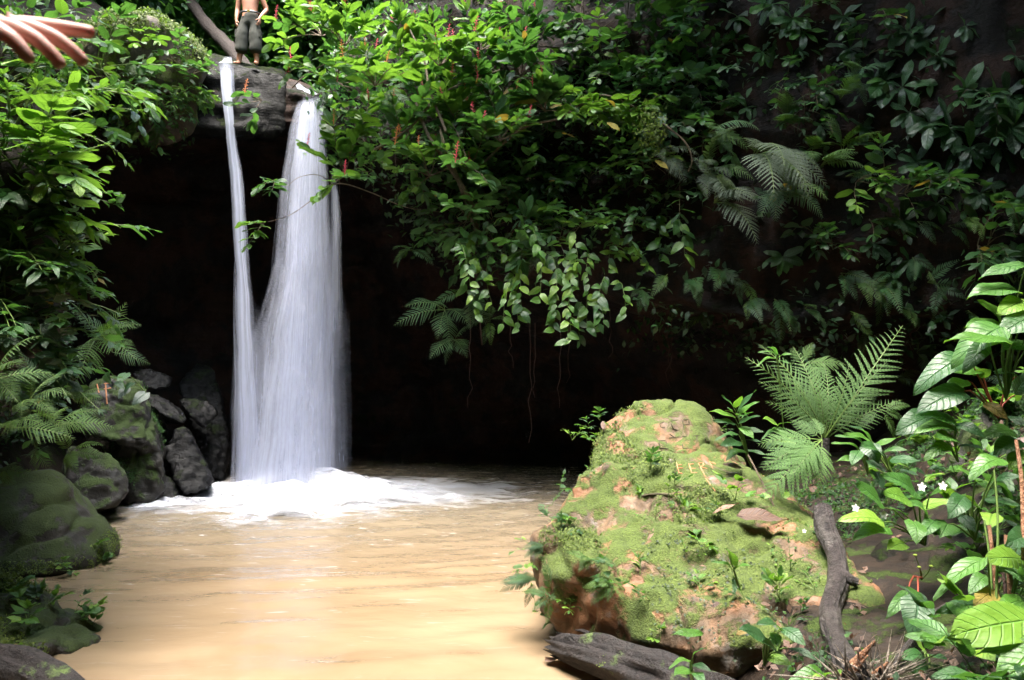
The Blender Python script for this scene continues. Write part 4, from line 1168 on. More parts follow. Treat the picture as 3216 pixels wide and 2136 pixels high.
# sprays behind and right of it
for i in range(105):
    px, py = R1.uniform(440, 700), R1.uniform(-5, 250)
    if py > np.interp(px, LOWX, LOWY): continue
    if px < 560 and py < 110 and R1.random() < 0.5: continue
    b = lit(px, py)
    sh = R1.choice(('ellip', 'ovate', 'ellip', 'obov'))
    cols = ('lime', 'mid') if R1.random() < 0.35 * b else R1.choice((('mid',), ('mid', 'dark'), ('dark',)))  # leaf colour imitates the light, brighter leaves thinning out to the right
    loc, nor = hit(px, py, ['cliff'])
    if loc is None: continue
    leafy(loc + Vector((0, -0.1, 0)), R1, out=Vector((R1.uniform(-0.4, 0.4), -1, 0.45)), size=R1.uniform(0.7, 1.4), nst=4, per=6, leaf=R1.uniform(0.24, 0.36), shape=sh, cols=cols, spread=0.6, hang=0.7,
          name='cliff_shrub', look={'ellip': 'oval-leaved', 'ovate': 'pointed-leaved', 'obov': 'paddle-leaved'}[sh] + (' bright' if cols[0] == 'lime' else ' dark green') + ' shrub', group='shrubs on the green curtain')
# white-lit arching branch at px 560-740
for i in range(10):
    t = i / 9
    p = P(560 + 90 * t, 100 + 14 * math.sin(3 * t), 12.7)
    leafy(p, R1, out=Vector((0.4, -0.8, -0.1)), size=0.4, nst=2, per=5, leaf=0.3, shape='ellip', cols=('lime',), spread=0.5, hang=0.6, name='arching_spray', look='white-lit arching leaf spray',
          group='white-lit sprays on the arching branch', cat='leaf spray', bare=0.15)
# yellow leaves
for (px, py) in ((607, 122), (655, 160)):
    o = link('yellow_leaf', lm('ellip', 'yellow')[0]); o.matrix_basis = Matrix.Translation(P(px, py, 12.3)) @ orient(Vector((0.5, -0.3, -0.5)), Vector((0, -0.8, 0.6))).to_4x4() @ Matrix.Diagonal((0.28, 0.28, 0.28, 1))
    reg(o, 'single yellow leaf', 'leaf', 'yellow leaves')
# lobed leaf clump with hanging vines, px 440-640, y 230-360
for (px, py, l_, lf_, c) in ((455, 250, 1.5, 0.2, 'lime'), (478, 245, 1.2, 0.22, 'lime'), (500, 262, 1.6, 0.2, 'lime'), (523, 268, 1.1, 0.22, 'lime'), (545, 262, 1.5, 0.2, 'lime'), (560, 280, 1.4, 0.2, 'lime'),
                     (575, 268, 1.7, 0.2, 'lime'), (590, 262, 1.6, 0.2, 'lime'), (605, 285, 1.0, 0.2, 'mid'), (575, 240, 1.2, 0.22, 'lime'), (615, 235, 1.0, 0.2, 'lime'), (488, 230, 1.3, 0.2, 'mid'), (530, 235, 1.6, 0.2, 'lime'),
                     (655, 225, 0.9, 0.22, 'lime'), (598, 300, 0.8, 0.2, 'lime'), (618, 290, 0.7, 0.2, 'lime'), (582, 310, 0.9, 0.18, 'mid'), (552, 300, 0.8, 0.2, 'lime'), (470, 262, 1.1, 0.2, 'lime'), (515, 285, 1.0, 0.2, 'lime'), (680, 228, 0.8, 0.24, 'lime'), (640, 215, 0.8, 0.22, 'mid')):
    vine(P(px, py - 8, 12.9 + R1.uniform(-0.3, 0.5)), R1, length=l_, leaf=lf_ * 1.05, col=c, look='hanging vine with pointed lime leaves' if c == 'lime' else 'hanging vine with darker leaves', dens=10)
bigleaf = leafy(P(520, 245, 12.9), R1, out=Vector((0, -0.9, 0.2)), size=0.4, nst=5, per=3, leaf=0.45, shape='ellip', cols=('mid',), spread=0.6, name='large_leaved_plant', look='plant with large drooping grey-green leaves at the cave lip', group='large leaved plants', cat='plant')
bigleaf = leafy(P(468, 218, 12.9), R1, out=Vector((0.1, -0.9, 0.3)), size=0.5, nst=5, per=3, leaf=0.42, shape='ellip', cols=('mid', 'dark'), spread=0.7, name='large_leaved_plant', look='plant with large shiny dark leaves beside the woody stems', group='large leaved plants', cat='plant')
# ferns of the cave lip
for (px, py, s, k, c, look) in ((410, 250, 0.7, 'pin', 'darkfern', 'feathery dark fern left of the green curtain'), (445, 310, 0.9, 'bi', 'darkfern', 'hanging green fern at the curtain foot'), (455, 340, 0.8, 'bi', 'darkfern', 'lowest hanging fern in the cave mouth'),
                       (470, 290, 0.8, 'pin', 'darkfern', 'dark fern behind the hanging vines'), (490, 320, 0.5, 'pin', 'darkfern', 'tiny dim fern on the cave wall'), (545, 255, 0.7, 'bi', 'greyfern', 'withered grey fern beneath large leaves'),
                       (365, 50, 0.9, 'bi', 'greyfern', 'grey-green fern left of the berried shrub'), (385, 95, 0.8, 'bi', 'darkfern', 'dark fern under the berried shrub')):
    fern(P(px, py, 13.6), R1, out=Vector((0, -0.6, -0.35)), n=6, size=s, kind=k, col=c, look=look, group='ferns at the cave lip')
# the big grey arching ferns, px 680-790, y 150-260
for (px, py, s, c, look, n_) in ((692, 188, 1.1, 'greyfern', 'silvery arching fern right of the green curtain', 7), (735, 175, 1.5, 'greyfern', 'largest grey fern with long combed fronds', 8), (700, 215, 1.2, 'greyfern', 'pale withered fern below the silvery one', 6),
                      (650, 170, 0.8, 'greyfern', 'small olive fern by the moss tuft', 6), (760, 205, 0.9, 'darkfern', 'dark fern tucked under the largest grey fern', 5), (695, 150, 0.9, 'darkfern', 'dim fern above the silvery one', 5)):
    loc, nor = hit(px, py, ['cliff']); loc = loc + Vector((0, -0.9, 0))
    fern(loc, R1, out=Vector((0.3, -0.8, 0.0)), n=n_, size=s, kind='grey', col=c, look=look, group='large ferns on the cliff', spread=0.55)
for (px, py, s) in ((800, 160, 0.75), (812, 172, 0.85), (832, 160, 0.75), (777, 135, 0.7), (785, 115, 0.5), (830, 108, 0.6), (843, 82, 0.7)):
    loc, nor = hit(px, py, ['cliff'])
    fern(loc + Vector((0, -0.35, 0)), R1, out=Vector((0, -1, 0.1)), n=4, size=s, kind='wide', col='fern' if px in (800, 812, 832) else 'darkfern', look='broad triangular fern', group='broad triangular ferns', spread=0.4)

# ---- the dark right cliff ---------------------------------------------------
ros = [(660, 60, .4), (700, 75, .35), (690, 30, .4), (735, 20, .45), (768, 8, .45), (790, 22, .45), (760, 55, .4), (800, 35, .4), (820, 95, .4), (846, 52, .4), (870, 82, .45), (882, 84, .6), (898, 90, .55), (905, 35, .6), (888, 38, .35),
       (918, 42, .35), (925, 125, .55), (945, 130, .5), (905, 115, .5), (935, 60, .35), (960, 92, .45), (985, 110, .6), (1000, 98, .5), (965, 150, .45), (995, 150, .5), (860, 130, .35), (875, 150, .4), (912, 165, .4), (940, 178, .45),
       (820, 130, .35), (745, 110, .35), (850, 212, .3), (900, 222, .4), (932, 205, .4), (810, 240, .35), (780, 258, .4), (870, 245, .45), (905, 262, .4), (1010, 200, .4), (1005, 130, .5), (790, 60, .3), (840, 20, .4), (960, 30, .35), (1010, 60, .4), (725, 140, .35), (975, 195, .4), (855, 175, .35)]
for (px, py, s) in ros:
    loc, nor = hit(px, py, ['cliff'])
    lit_ = px < 820  # shade of the far cliff put into a darker leaf colour
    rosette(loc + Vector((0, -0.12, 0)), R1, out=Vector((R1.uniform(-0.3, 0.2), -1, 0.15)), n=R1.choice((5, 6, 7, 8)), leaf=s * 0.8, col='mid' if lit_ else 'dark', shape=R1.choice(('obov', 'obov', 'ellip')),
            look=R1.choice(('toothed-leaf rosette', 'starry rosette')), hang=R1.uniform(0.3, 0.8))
dfern = [(665, 285, .6), (690, 290, .7), (715, 280, .7), (735, 290, .7), (745, 310, .6), (700, 320, .6), (770, 310, .7), (785, 330, .5), (672, 315, .6), (835, 285, .7), (850, 290, .8), (870, 295, .75), (885, 285, .7), (905, 270, .6), (920, 295, .6), (845, 325, .5),
         (800, 320, .5), (930, 300, .5), (955, 320, .9), (990, 265, .8), (975, 260, .6), (1005, 290, .6), (1015, 250, .6), (895, 320, .5), (850, 100, .5), (700, 120, .5), (640, 300, .5), (985, 310, .5), (870, 232, .6), (940, 240, .7), (960, 232, .6), (910, 235, .6),
         (790, 190, .6), (840, 190, .6), (1000, 225, .5), (860, 340, .5)]
for i, (px, py, s) in enumerate(dfern):
    loc, nor = hit(px, py, ['cliff'])
    fern(loc + Vector((0, -0.2, 0.15)), R1, out=Vector((R1.uniform(-0.3, 0.3), -0.8, -0.5)), n=R1.choice((2, 3, 4)), size=s * 1.05, kind='pin', col='darkfern' if i % 5 else 'fern', look='drooping dark fern' if i % 5 else 'drooping fern with a brighter frond',
         group='drooping ferns on the dark cliff', spread=0.35, up=0.4)
for i in range(26):
    px, py = R1.uniform(700, 1020), R1.uniform(0, 250)
    if R1.random() < (px - 700) / 500: continue
    loc, nor = hit(px, py, ['cliff'])
    leafy(loc, R1, out=Vector((R1.uniform(-0.4, 0.4), -1, 0.2)), size=R1.uniform(0.5, 0.8), nst=3, per=4, leaf=R1.uniform(0.18, 0.28), shape=R1.choice(('ellip', 'ovate')), cols=('mid', 'dark'), spread=0.6, hang=0.8,
          name='cliff_shrub', look='sparse shrub with few leaves', group='sparse shrubs on the dark cliff')
for (px, py) in ((870, 195), (845, 188), (890, 200), (915, 190), (935, 185), (980, 255), (1000, 235), (1015, 215), (1008, 270), (960, 250)):
    loc, nor = hit(px, py, ['cliff'])
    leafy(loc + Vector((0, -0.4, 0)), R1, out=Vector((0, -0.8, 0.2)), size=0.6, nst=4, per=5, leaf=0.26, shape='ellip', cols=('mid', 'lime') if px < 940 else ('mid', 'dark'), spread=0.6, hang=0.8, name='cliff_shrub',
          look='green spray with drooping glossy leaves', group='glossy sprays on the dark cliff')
# hanging roots in the cave mouth
rootdefs = [(530, 330, 455), (535, 335, 410), (560, 330, 420), (568, 330, 395), (470, 330, 420), (668, 330, 400), (672, 320, 385), (610, 320, 370), (340, 150, 235), (372, 155, 200), (355, 150, 190), (395, 165, 215), (742, 320, 380), (510, 330, 380)]
for i, (px, y0, y1) in enumerate(rootdefs):
    pts = [P(px + R1.uniform(-2, 2) * k / 5, y0 + (y1 - y0) * k / 9 - 12, 14.0) for k in range(10)]
    me = tubemesh('root', pts, [0.010 * (1 - 0.6 * k / 9) for k in range(10)], 5, M['root'])
    o = link('hanging_root', me); reg(o, 'thin reddish root hanging free', 'root', 'roots hanging in the cave mouth', pts[5])
# moss tuft hanging from the arching branch
tc = P(652, 128, 12.2)
a_ = NR.normal(size=(420, 3)) * np.array([0.10, 0.10, 0.17]) + np.array(tc)
leaf_mass('moss_tuft', a_, NR.normal(size=(420, 3)) + np.array([0, 0, -1.0]), NR.normal(size=(420, 3)), 0.06, 'moss', label='shaggy yellow-green moss tuft hanging from the arching branch', kind='stuff', cats='moss tuft')
# ------------------------------------------------------------------ masses: undergrowth
def surf_samples(Vg, n, rng, keep_fn):
    """random points of a grid surface with normals, kept where keep_fn(px, py) says so"""
    nu, nv = Vg.shape[:2]
    i = rng.randint(0, nu - 1, n); j = rng.randint(0, nv - 1, n)
    a = Vg[i, j]; b = Vg[i + 1, j]; c = Vg[i, j + 1]
    u, v = rng.rand(n, 1), rng.rand(n, 1)
    p = a + (b - a) * u + (c - a) * v
    nr = np.cross(b - a, c - a); nr /= np.linalg.norm(nr, axis=1, keepdims=True) + 1e-9
    to = np.array([0, 0, 2.0]) - p
    nr *= np.sign(np.sum(nr * to, 1, keepdims=True))
    py = p[:, 1].clip(0.5)
    qx = 512 + p[:, 0] / py * F; qy = YH - (p[:, 2] - 2) / py * F
    k = rng.rand(n) < keep_fn(qx, qy, p)
    return p[k], nr[k]
def keep_cliff(x, y, p):
    low = np.interp(x, LOWX, LOWY) + 12
    d = np.where((x > 322) & (x < 1060) & (y < low) & (y > -60), 1.0, 0.0)
    d *= np.interp(x, [322, 560, 680, 760, 900, 1060], [0.4, 0.28, 0.25, 0.15, 0.1, 0.1])
    d2 = np.where((x > 640) & (x < 1060) & (y < 350) & (y > 200), 0.13, 0.0)
    d3 = np.where((x < 190) & (y < 140) & (y > -60), 0.25, 0)
    return np.maximum(np.maximum(d, d2), d3)
pc, nc_ = surf_samples(CLIFF_V, 26000, NR, keep_cliff)
sel = NR.rand(len(pc))
x_of = 512 + pc[:, 0] / pc[:, 1] * F
darkp = (x_of > 660) | (sel < 0.35)  # dark leaf colour paints shade on the right, plus a random share elsewhere
for nm, mask, col, sz, lab in (('undergrowth', ~darkp, 'mid', 0.14, 'dense small leaves filling the lit part of the cliff'), ('dark_undergrowth', darkp, 'dark', 0.15, 'small leaves coloured as if shaded, scattered over the dark cliff')):
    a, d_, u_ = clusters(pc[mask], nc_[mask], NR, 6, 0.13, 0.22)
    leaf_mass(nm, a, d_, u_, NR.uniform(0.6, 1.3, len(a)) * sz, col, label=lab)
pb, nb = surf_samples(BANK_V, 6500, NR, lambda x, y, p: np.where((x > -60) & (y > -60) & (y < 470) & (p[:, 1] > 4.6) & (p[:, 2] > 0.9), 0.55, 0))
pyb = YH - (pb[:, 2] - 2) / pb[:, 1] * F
for nm, mask, col, lab in (('bank_leaves', pyb < 250, 'mid', 'small bright leaves covering the upper left bank'), ('shade_toned_bank_leaves', pyb >= 250, 'dark', 'small leaves coloured as if shaded covering the lower left bank')):  # lower leaves get a darker green as painted shade
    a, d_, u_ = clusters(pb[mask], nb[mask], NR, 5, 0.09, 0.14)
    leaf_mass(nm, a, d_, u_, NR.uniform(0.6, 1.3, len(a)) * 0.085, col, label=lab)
# forest behind the man, on the plateau: shrubs standing at several depths
def foliage_wall(n, xr, yr, zr, seed):
    r = np.random.RandomState(seed)
    c = np.stack([r.uniform(*xr, n), r.uniform(*yr, n), r.uniform(*zr, n)], 1)
    dn = fbm(c, 0.9, 3, seed)
    c = c[dn > -0.1 + 0.25 * (r.rand(len(c)) - 0.5)]
    return c
fw = foliage_wall(4200, (-13, 1.5), (17.5, 24), (7.9, 13), 3)
# keep a clear pocket round the man and a gap through to the light
fw = fw[~((np.abs(fw[:, 0] + 5.2) < 1.2) & (fw[:, 1] < 18.3))]
a, d_, u_ = clusters(fw, np.tile([0, -0.7, 0.5], (len(fw), 1)), NR, 6, 0.22, 0.1)
leaf_mass('forest_undergrowth', a, d_, u_, NR.uniform(0.5, 1.4, len(a)) * 0.2, 'mid', label='tangled forest leaves behind the standing man')
fw2 = foliage_wall(5200, (-16, 3), (24, 34), (8, 17), 4)
a, d_, u_ = clusters(fw2, np.tile([0, -0.7, 0.5], (len(fw2), 1)), NR, 5, 0.4, 0.1)
leaf_mass('distant_forest_leaves', a, d_, u_, NR.uniform(0.6, 1.4, len(a)) * 0.42, 'dark', label='dark forest leaves far behind the ledge')
for (x0, y0, r_, lx) in ((-9.5, 19.5, 0.16, 0.4), (-7.6, 21.5, 0.2, -0.3), (-3.3, 20.0, 0.12, 0.2), (-2.2, 18.4, 0.1, 0.3), (-6.3, 24, 0.25, 0.2), (-3.9, 26, 0.2, 0.1)):
    zb = 7.6
    par = empty('forest_tree', (x0, y0, zb))
    pts = [Vector((lx * t * 3 + 0.06 * math.sin(t * 9), 0, t * 8)) for t in [k / 11 for k in range(12)]]
    link('trunk', tubemesh('trunk', pts, [r_ * (1.2 - 0.6 * k / 11) for k in range(12)], 9, M['trunk']), par)
    lm_r = np.random.RandomState(int(abs(x0 * 10)))
    cc = lm_r.normal(size=(140, 3)) * np.array([1.5, 1.5, 0.9]) + np.array(pts[-1])
    a, d_, u_ = clusters(cc, np.tile([0, 0, 1.0], (140, 1)), lm_r, 7, 0.25, 0.1)
    leaf_mass('crown', a, d_, u_, lm_r.uniform(0.7, 1.3, len(a)) * 0.3, 'mid', parent=par, kind=None)
    reg(par, 'slender forest tree', 'tree', 'trees behind the ledge', Vector((x0, y0, 9.5)))
# the leaning trunk behind the man
pts = spline([P(170, -30, 18.5), P(192, 4, 18.0), P(208, 26, 17.5), P(222, 40, 17.0), P(234, 53, 16.6), P(250, 75, 16.2)], 22)
lt = link('leaning_trunk', tubemesh('leaning_trunk', pts, [0.11 + 0.012 * math.sin(k * 1.7) + 0.002 * k for k in range(22)], 12, M['trunk']))
tag(lt, 'reddish-brown fallen trunk leaning down to the ledge behind the man', 'fallen trunk')

# unseen canopy overhead, added to shade the gorge, with gaps placed to steer light
def shade_canopy_mass(n, seed):
    r = np.random.RandomState(seed)
    c = np.stack([r.uniform(-26, 26, n), r.uniform(-24, 36, n), r.uniform(10.5, 17, n)], 1)
    g = np.minimum(np.hypot((c[:, 0] + GAP[0]) / GAP[2], (c[:, 1] - GAP[1]) / GAP[3]), np.hypot((c[:, 0] + 4.0) / 5.7, (c[:, 1] - 13.4) / 4.6))
    dn = fbm(c, 0.35, 3, seed)
    keep_ = (g + 0.22 * dn > 1.0)
    return c[keep_ | ((c[:, 0] > 4.2) & (c[:, 1] > 7.5))]
GAP = (0.6, 3.2, 5.6, 5.8)
cm = shade_canopy_mass(17000, 8)
a, d_, u_ = clusters(cm, np.tile([0, 0, 1.0], (len(cm), 1)), NR, 4, 0.5, 0.1)
leaf_mass('shade_canopy_leaves', a, d_, u_, NR.uniform(0.7, 1.4, len(a)) * 1.0, 'mid', label='unseen leafy canopy added to shade the gorge', T=leaf_geo(W=0.7, shape='ovate', ns=2, nc=1, fold=0.2, droop=0.4, wave=0))
# ------------------------------------------------------------------ right foreground: plants drawn leaf by leaf
def hero(name, base, leaves, look, cat='plant', group='broad leaved plants', stem='greenstem', thick=0.007):
    """base and leaf ends are lines of sight with distances; every leaf hangs on its own stalk"""
    bp_ = P(*base)
    par = empty(name, bp_)
    lines = []
    for lf in leaves:
        (bx, by, tx, ty, sh, col) = lf[:6]
        d_ = base[2] + (lf[6] if len(lf) > 6 else R1.uniform(-0.15, 0.05))
        for q in ((bx, by), (tx, ty)):
            lo_, _n = hit(q[0], q[1], ['ground', 'boulder', 'mossy_hummock', 'mossy_bank_rock'])
            if lo_ is not None: d_ = min(d_, lo_.y - 0.06)
        a = P(bx, by, d_); b = P(tx, ty, d_ - 0.12)
        v = b - a
        n = (Vector((R1.uniform(-0.35, 0.35), -0.55, 0.75)))
        place('leaf', R1.choice(lm(sh, col)), par, a - bp_, orient(v + Vector((0, 0, v.length * 0.12)), n, 0), v.length * 1.08)
        rel = a - bp_
        lines.append(([Vector((0, 0, 0)), rel * 0.45 + Vector((0, 0.03, 0.10 * rel.length)), rel * 0.8 + Vector((0, 0.01, 0.08 * rel.length)), rel], thick, thick * 0.5))
    stems_part(par, lines, stem, 5)
    reg(par, look, cat, group, P((base[0] + leaves[0][2]) / 2, (base[1] + leaves[0][3]) / 2, base[2]))
    return par
hero('broad_leaved_plant', (1006, 400, 5.2), [(1017, 292, 975, 293, 'broad', 'lime'), (1026, 265, 986, 278, 'lance', 'mid'), (1004, 330, 984, 302, 'broad', 'lime'), (1006, 328, 970, 329, 'ovate', 'lime'), (1003, 326, 960, 358, 'broad', 'mid', -0.25),
      (986, 342, 971, 368, 'broad', 'mid', -0.3), (1012, 344, 953, 341, 'lance', 'lime', -0.35), (1040, 315, 1004, 334, 'broad', 'mid', -0.2), (1030, 300, 1000, 318, 'ovate', 'lime'), (1030, 345, 1006, 352, 'ovate', 'lime')],
     'tallest broad-leaved plant at the right edge with a rolled pale leaf', 'plant')
hero('broad_leaved_plant', (998, 418, 5.3), [(966, 357, 920, 385, 'broad', 'mid', -0.2), (980, 370, 945, 375, 'ovate', 'lime'), (967, 380, 942, 398, 'broad', 'lime'), (964, 391, 923, 411, 'broad', 'mid', -0.25), (978, 376, 990, 369, 'heart', 'lime'), (1016, 376, 998, 374, 'ellip', 'mid'),
      (1015, 395, 1030, 372, 'ovate', 'mid')], 'broad-leaved plant with long drooping leaf tips and a red stalk', 'plant', stem='redstem')
hero('broad_leaved_plant', (958, 462, 5.1), [(934, 416, 899, 436, 'broad', 'mid'), (956, 425, 928, 413, 'broad', 'mid'), (956, 425, 985, 433, 'broad', 'mid'), (955, 427, 920, 430, 'ovate', 'lime'), (950, 445, 930, 455, 'broad', 'lime'), (960, 445, 985, 452, 'ovate', 'mid'), (958, 440, 936, 441, 'ovate', 'lime')],
     'broad-leaved plant whose quilted leaves spread over the bank', 'plant')
hero('yellow_leaf_sprig', (1010, 445, 5.3), [(983, 403, 1007, 418, 'ovate', 'yellow', -0.1), (1008, 416, 1022, 425, 'ellip', 'mid'), (1015, 432, 985, 437, 'ovate', 'lime'), (1020, 440, 996, 456, 'broad', 'mid'), (1024, 450, 1010, 470, 'broad', 'lime')], 'plant with one tattered yellow leaf at the right edge')
ff = hero('white_flowered_plant', (925, 545, 4.9), [(919, 496, 886, 477, 'broad', 'mid'), (885, 508, 856, 490, 'ellip', 'mid', -0.2), (911, 502, 884, 497, 'ovate', 'lime'), (927, 516, 912, 497, 'broad', 'mid'), (919, 508, 952, 503, 'ovate', 'lime'), (884, 522, 845, 519, 'ovate', 'lime'),
      (889, 528, 858, 537, 'ovate', 'lime'), (914, 522, 920, 541, 'heart', 'lime', -0.3), (904, 543, 890, 551, 'ovate', 'lime'), (930, 495, 948, 490, 'ovate', 'lime'), (905, 515, 893, 512, 'ellip', 'mid'), (935, 520, 925, 536, 'broad', 'mid')],
     'low plant with ribbed glossy leaves and small white star flowers')
hero('white_flowered_plant', (975, 540, 4.9), [(948, 524, 942, 537, 'heart', 'mid'), (954, 490, 981, 484, 'ovate', 'lime'), (965, 496, 950, 519, 'broad', 'mid', -0.2), (984, 499, 1022, 510, 'ovate', 'mid'), (1002, 459, 974, 471, 'broad', 'lime', -0.2), (992, 514, 989, 529, 'heart', 'lime', -0.3), (995, 480, 1018, 476, 'ovate', 'mid'),
      (972, 505, 990, 515, 'broad', 'mid'), (960, 515, 975, 530, 'ovate', 'mid'), (975, 480, 960, 472, 'ovate', 'lime')], 'leafy plant left of the brown canes with a heart shaped lime leaf')
hero('shaded_plant', (895, 480, 5.6), [(876, 472, 882, 490, 'heart', 'dark'), (889, 460, 920, 465, 'ovate', 'mid'), (880, 452, 862, 447, 'broad', 'mid'), (883, 452, 905, 448, 'lance', 'mid'), (868, 445, 878, 462, 'heart', 'mid'), (900, 470, 918, 478, 'ovate', 'dark'), (870, 440, 845, 438, 'lance', 'lime')],
     'plant with mixed dark and light leaves behind the white flowers')
# white flowers
def flower_mesh():
    b = MB()
    T, TQ, TU = leaf_geo(W=0.6, shape='ellip', ns=3, nc=1, fold=0.3, droop=0.5, wave=0)
    for k in range(5):
        Rm = np.array(Matrix.Rotation(k * 2 * math.pi / 5, 3, 'Z') @ Matrix.Rotation(0.35, 3, 'X'))
        b.add((T * 0.024) @ Rm.T, TQ, TU)
    return b.mesh('flower', [M['petal']])
FLW = flower_mesh()
for (px, py, s) in ((921, 487, 1.3), (942, 486, 1.3), (855, 508, 1.1), (883, 515, 1.2), (804, 531, 0.6)):
    place('flower', FLW, ff, P(px, py, 4.7) - ff.location, orient(Vector((0.2, 0.3, 1)), Vector((0.1, -1, 0.35))), s)
hero('hanging_leaf_plant', (922, 578, 4.8), [(908, 590, 888, 621, 'lance', 'mid'), (918, 600, 915, 635, 'heart', 'dark', -0.1)], 'sprig with one pale holed leaf and one dark heart leaf hanging', stem='redstem')
bd = empty('bud_stalks', P(921, 580, 4.8)); b0 = bd.location
stems_part(bd, [([Vector((0, 0, 0)), (P(x, y, 4.75) - b0) * 0.5 + Vector((0.01, 0, 0)), P(x, y, 4.75) - b0], 0.004, 0.003) for (x, y) in ((915, 555), (919, 567), (931, 566))], 'greenstem')
ico = bmesh.new(); bmesh.ops.create_icosphere(ico, subdivisions=2, radius=0.012); im = bpy.data.meshes.new('bud'); ico.to_mesh(im); ico.free(); im.materials.append(M['bud'])
for (x, y) in ((915, 555), (919, 567), (931, 566)):
    place('bud', im, bd, P(x, y, 4.75) - b0, Matrix.Diagonal((1, 1, 0.6)), 1)
reg(bd, 'three thin stalks with round green buds over the dark hollow', 'plant', 'bud stalks')
# canes on the right edge
canes = [((989, 525), (1000, 700), .014, 'splinter'), ((1006, 535), (1010, 700), .018, 'splinter'), ((994, 470), (996, 600), .007, 'greenstem'), ((984, 520), (993, 640), .007, 'greenstem'), ((1016, 440), (1024, 560), .013, 'splinter'), ((1003, 565), (1004, 700), .012, 'root')]
for (a, b, r_, mt) in canes:
    A, B = P(a[0], a[1], 4.3), P(b[0], b[1], 4.1)
    o = link('plant_cane', tubemesh('plant_cane', spline([A, A.lerp(B, 0.4) + Vector((0.015, 0, 0)), B], 9), [r_ * (0.7 + 0.04 * k) for k in range(9)], 7, M[mt]))
    reg(o, 'upright ' + {'splinter': 'brown cane', 'greenstem': 'thin green stalk', 'root': 'dark reddish cane'}[mt], 'cane', 'canes at the right edge', A)
hero('cane_plant', (1000, 680, 4.2), [(987, 557, 939, 592, 'lance', 'lime', -0.2), (996, 604, 940, 619, 'lance', 'mid', -0.1), (986, 575, 973, 592, 'ovate', 'lime'), (1026, 560, 986, 566, 'ovate', 'lime'), (1030, 535, 1008, 548, 'broad', 'mid'), (1028, 580, 1002, 574, 'ovate', 'mid'),
      (1024, 600, 1004, 611, 'ellip', 'lime'), (995, 590, 975, 610, 'ovate', 'yellow')], 'cane plant with long lance-shaped leaves at the right edge')
hero('large_leaved_plant', (1040, 700, 3.7), [(1046, 618, 956, 650, 'ellip', 'lime'), (1036, 645, 1003, 690, 'broad', 'lime', -0.2), (1030, 655, 985, 655, 'lance', 'mid')], 'plant with the biggest ribbed lime leaf at the lower right edge')
hero('ground_herb', (925, 668, 4.3), [(924, 655, 905, 660, 'ellip', 'mid'), (926, 655, 946, 660, 'ellip', 'mid'), (924, 650, 915, 645, 'ellip', 'lime'), (926, 662, 912, 676, 'ellip', 'mid'), (930, 664, 942, 674, 'ellip', 'mid'), (925, 648, 931, 642, 'ellip', 'mid')], 'little herb with paired leaves below the thin twig', cat='herb')
hero('ground_herb', (764, 665, 4.4), [(782, 630, 762, 622, 'ovate', 'mid'), (766, 640, 742, 632, 'ovate', 'mid'), (782, 628, 804, 643, 'ovate', 'mid'), (774, 632, 778, 648, 'ovate', 'lime'), (788, 648, 819, 659, 'lance', 'mid'), (780, 652, 765, 645, 'ovate', 'mid'), (768, 655, 790, 668, 'ovate', 'lime')], 'herb with glossy pointed leaves left of the splintered stump', cat='herb')
hero('ground_herb', (826, 690, 3.9), [(826, 675, 793, 682, 'broad', 'lime'), (826, 675, 846, 672, 'ovate', 'lime'), (826, 676, 812, 694, 'ovate', 'lime')], 'bright lime seedling at the bottom edge before the stump', cat='herb')
hero('ground_herb', (740, 478 + 110, 5.0), [(733, 570, 718, 560, 'lance', 'lime'), (733, 570, 750, 562, 'lance', 'lime'), (732, 565, 732, 548, 'ovate', 'lime'), (733, 578, 735, 596, 'lance', 'mid')], 'seedling with a pale upright leaf in the middle of the boulder', cat='herb')
hero('ground_herb', (693, 685, 4.4), [(690, 660, 672, 664, 'lance', 'lime'), (693, 655, 705, 650, 'lance', 'mid'), (692, 665, 708, 668, 'lance', 'mid'), (690, 670, 676, 676, 'ovate', 'lime'), (694, 672, 704, 682, 'ovate', 'mid')], 'small herb sprouting between the rotten log and boulder', cat='herb')
hero('ground_herb', (700, 640, 4.75), [(703, 634, 676, 636, 'lance', 'lime')], 'single bright lance leaf lying over the mossy slope', cat='herb')
# upright leafy herb behind the boulder shoulder
hero('upright_herb', (752, 470, 6.4), [(735, 410, 722, 398, 'lance', 'mid'), (736, 408, 742, 398, 'ovate', 'lime'), (737, 412, 756, 393, 'lance', 'mid', -0.1), (738, 415, 757, 402, 'lance', 'lime'), (735, 418, 713, 412, 'lance', 'lime'), (738, 424, 758, 416, 'lance', 'mid'), (736, 424, 714, 424, 'lance', 'mid'), (739, 432, 762, 430, 'lance', 'mid'),
      (738, 434, 718, 437, 'lance', 'mid'), (742, 440, 764, 445, 'lance', 'mid'), (741, 442, 722, 448, 'ovate', 'mid'), (744, 450, 766, 457, 'lance', 'mid'), (744, 450, 728, 458, 'ovate', 'lime'), (741, 426, 752, 440, 'ovate', 'lime')], 'upright leafy herb rising behind the boulder shoulder', cat='herb', thick=0.005)
hero('upright_herb', (778, 455, 6.9), [(777, 425, 765, 420, 'ovate', 'lime'), (778, 425, 790, 424, 'ovate', 'lime'), (778, 428, 785, 440, 'heart', 'lime'), (777, 430, 764, 436, 'lance', 'mid'), (779, 440, 768, 447, 'ovate', 'mid'), (780, 440, 795, 443, 'ovate', 'lime')], 'short bright herb between the boulder and the lacy fern', cat='herb', thick=0.005)
hero('slender_herb', (787, 465, 6.9), [(776, 358, 759, 362, 'lance', 'lime'), (777, 358, 792, 352, 'lance', 'lime'), (777, 356, 762, 350, 'lance', 'lime'), (777, 355, 770, 344, 'lance', 'mid'), (778, 360, 790, 366, 'lance', 'lime')], 'very tall thin-stalked herb with a tuft of leaves', cat='herb', thick=0.004)
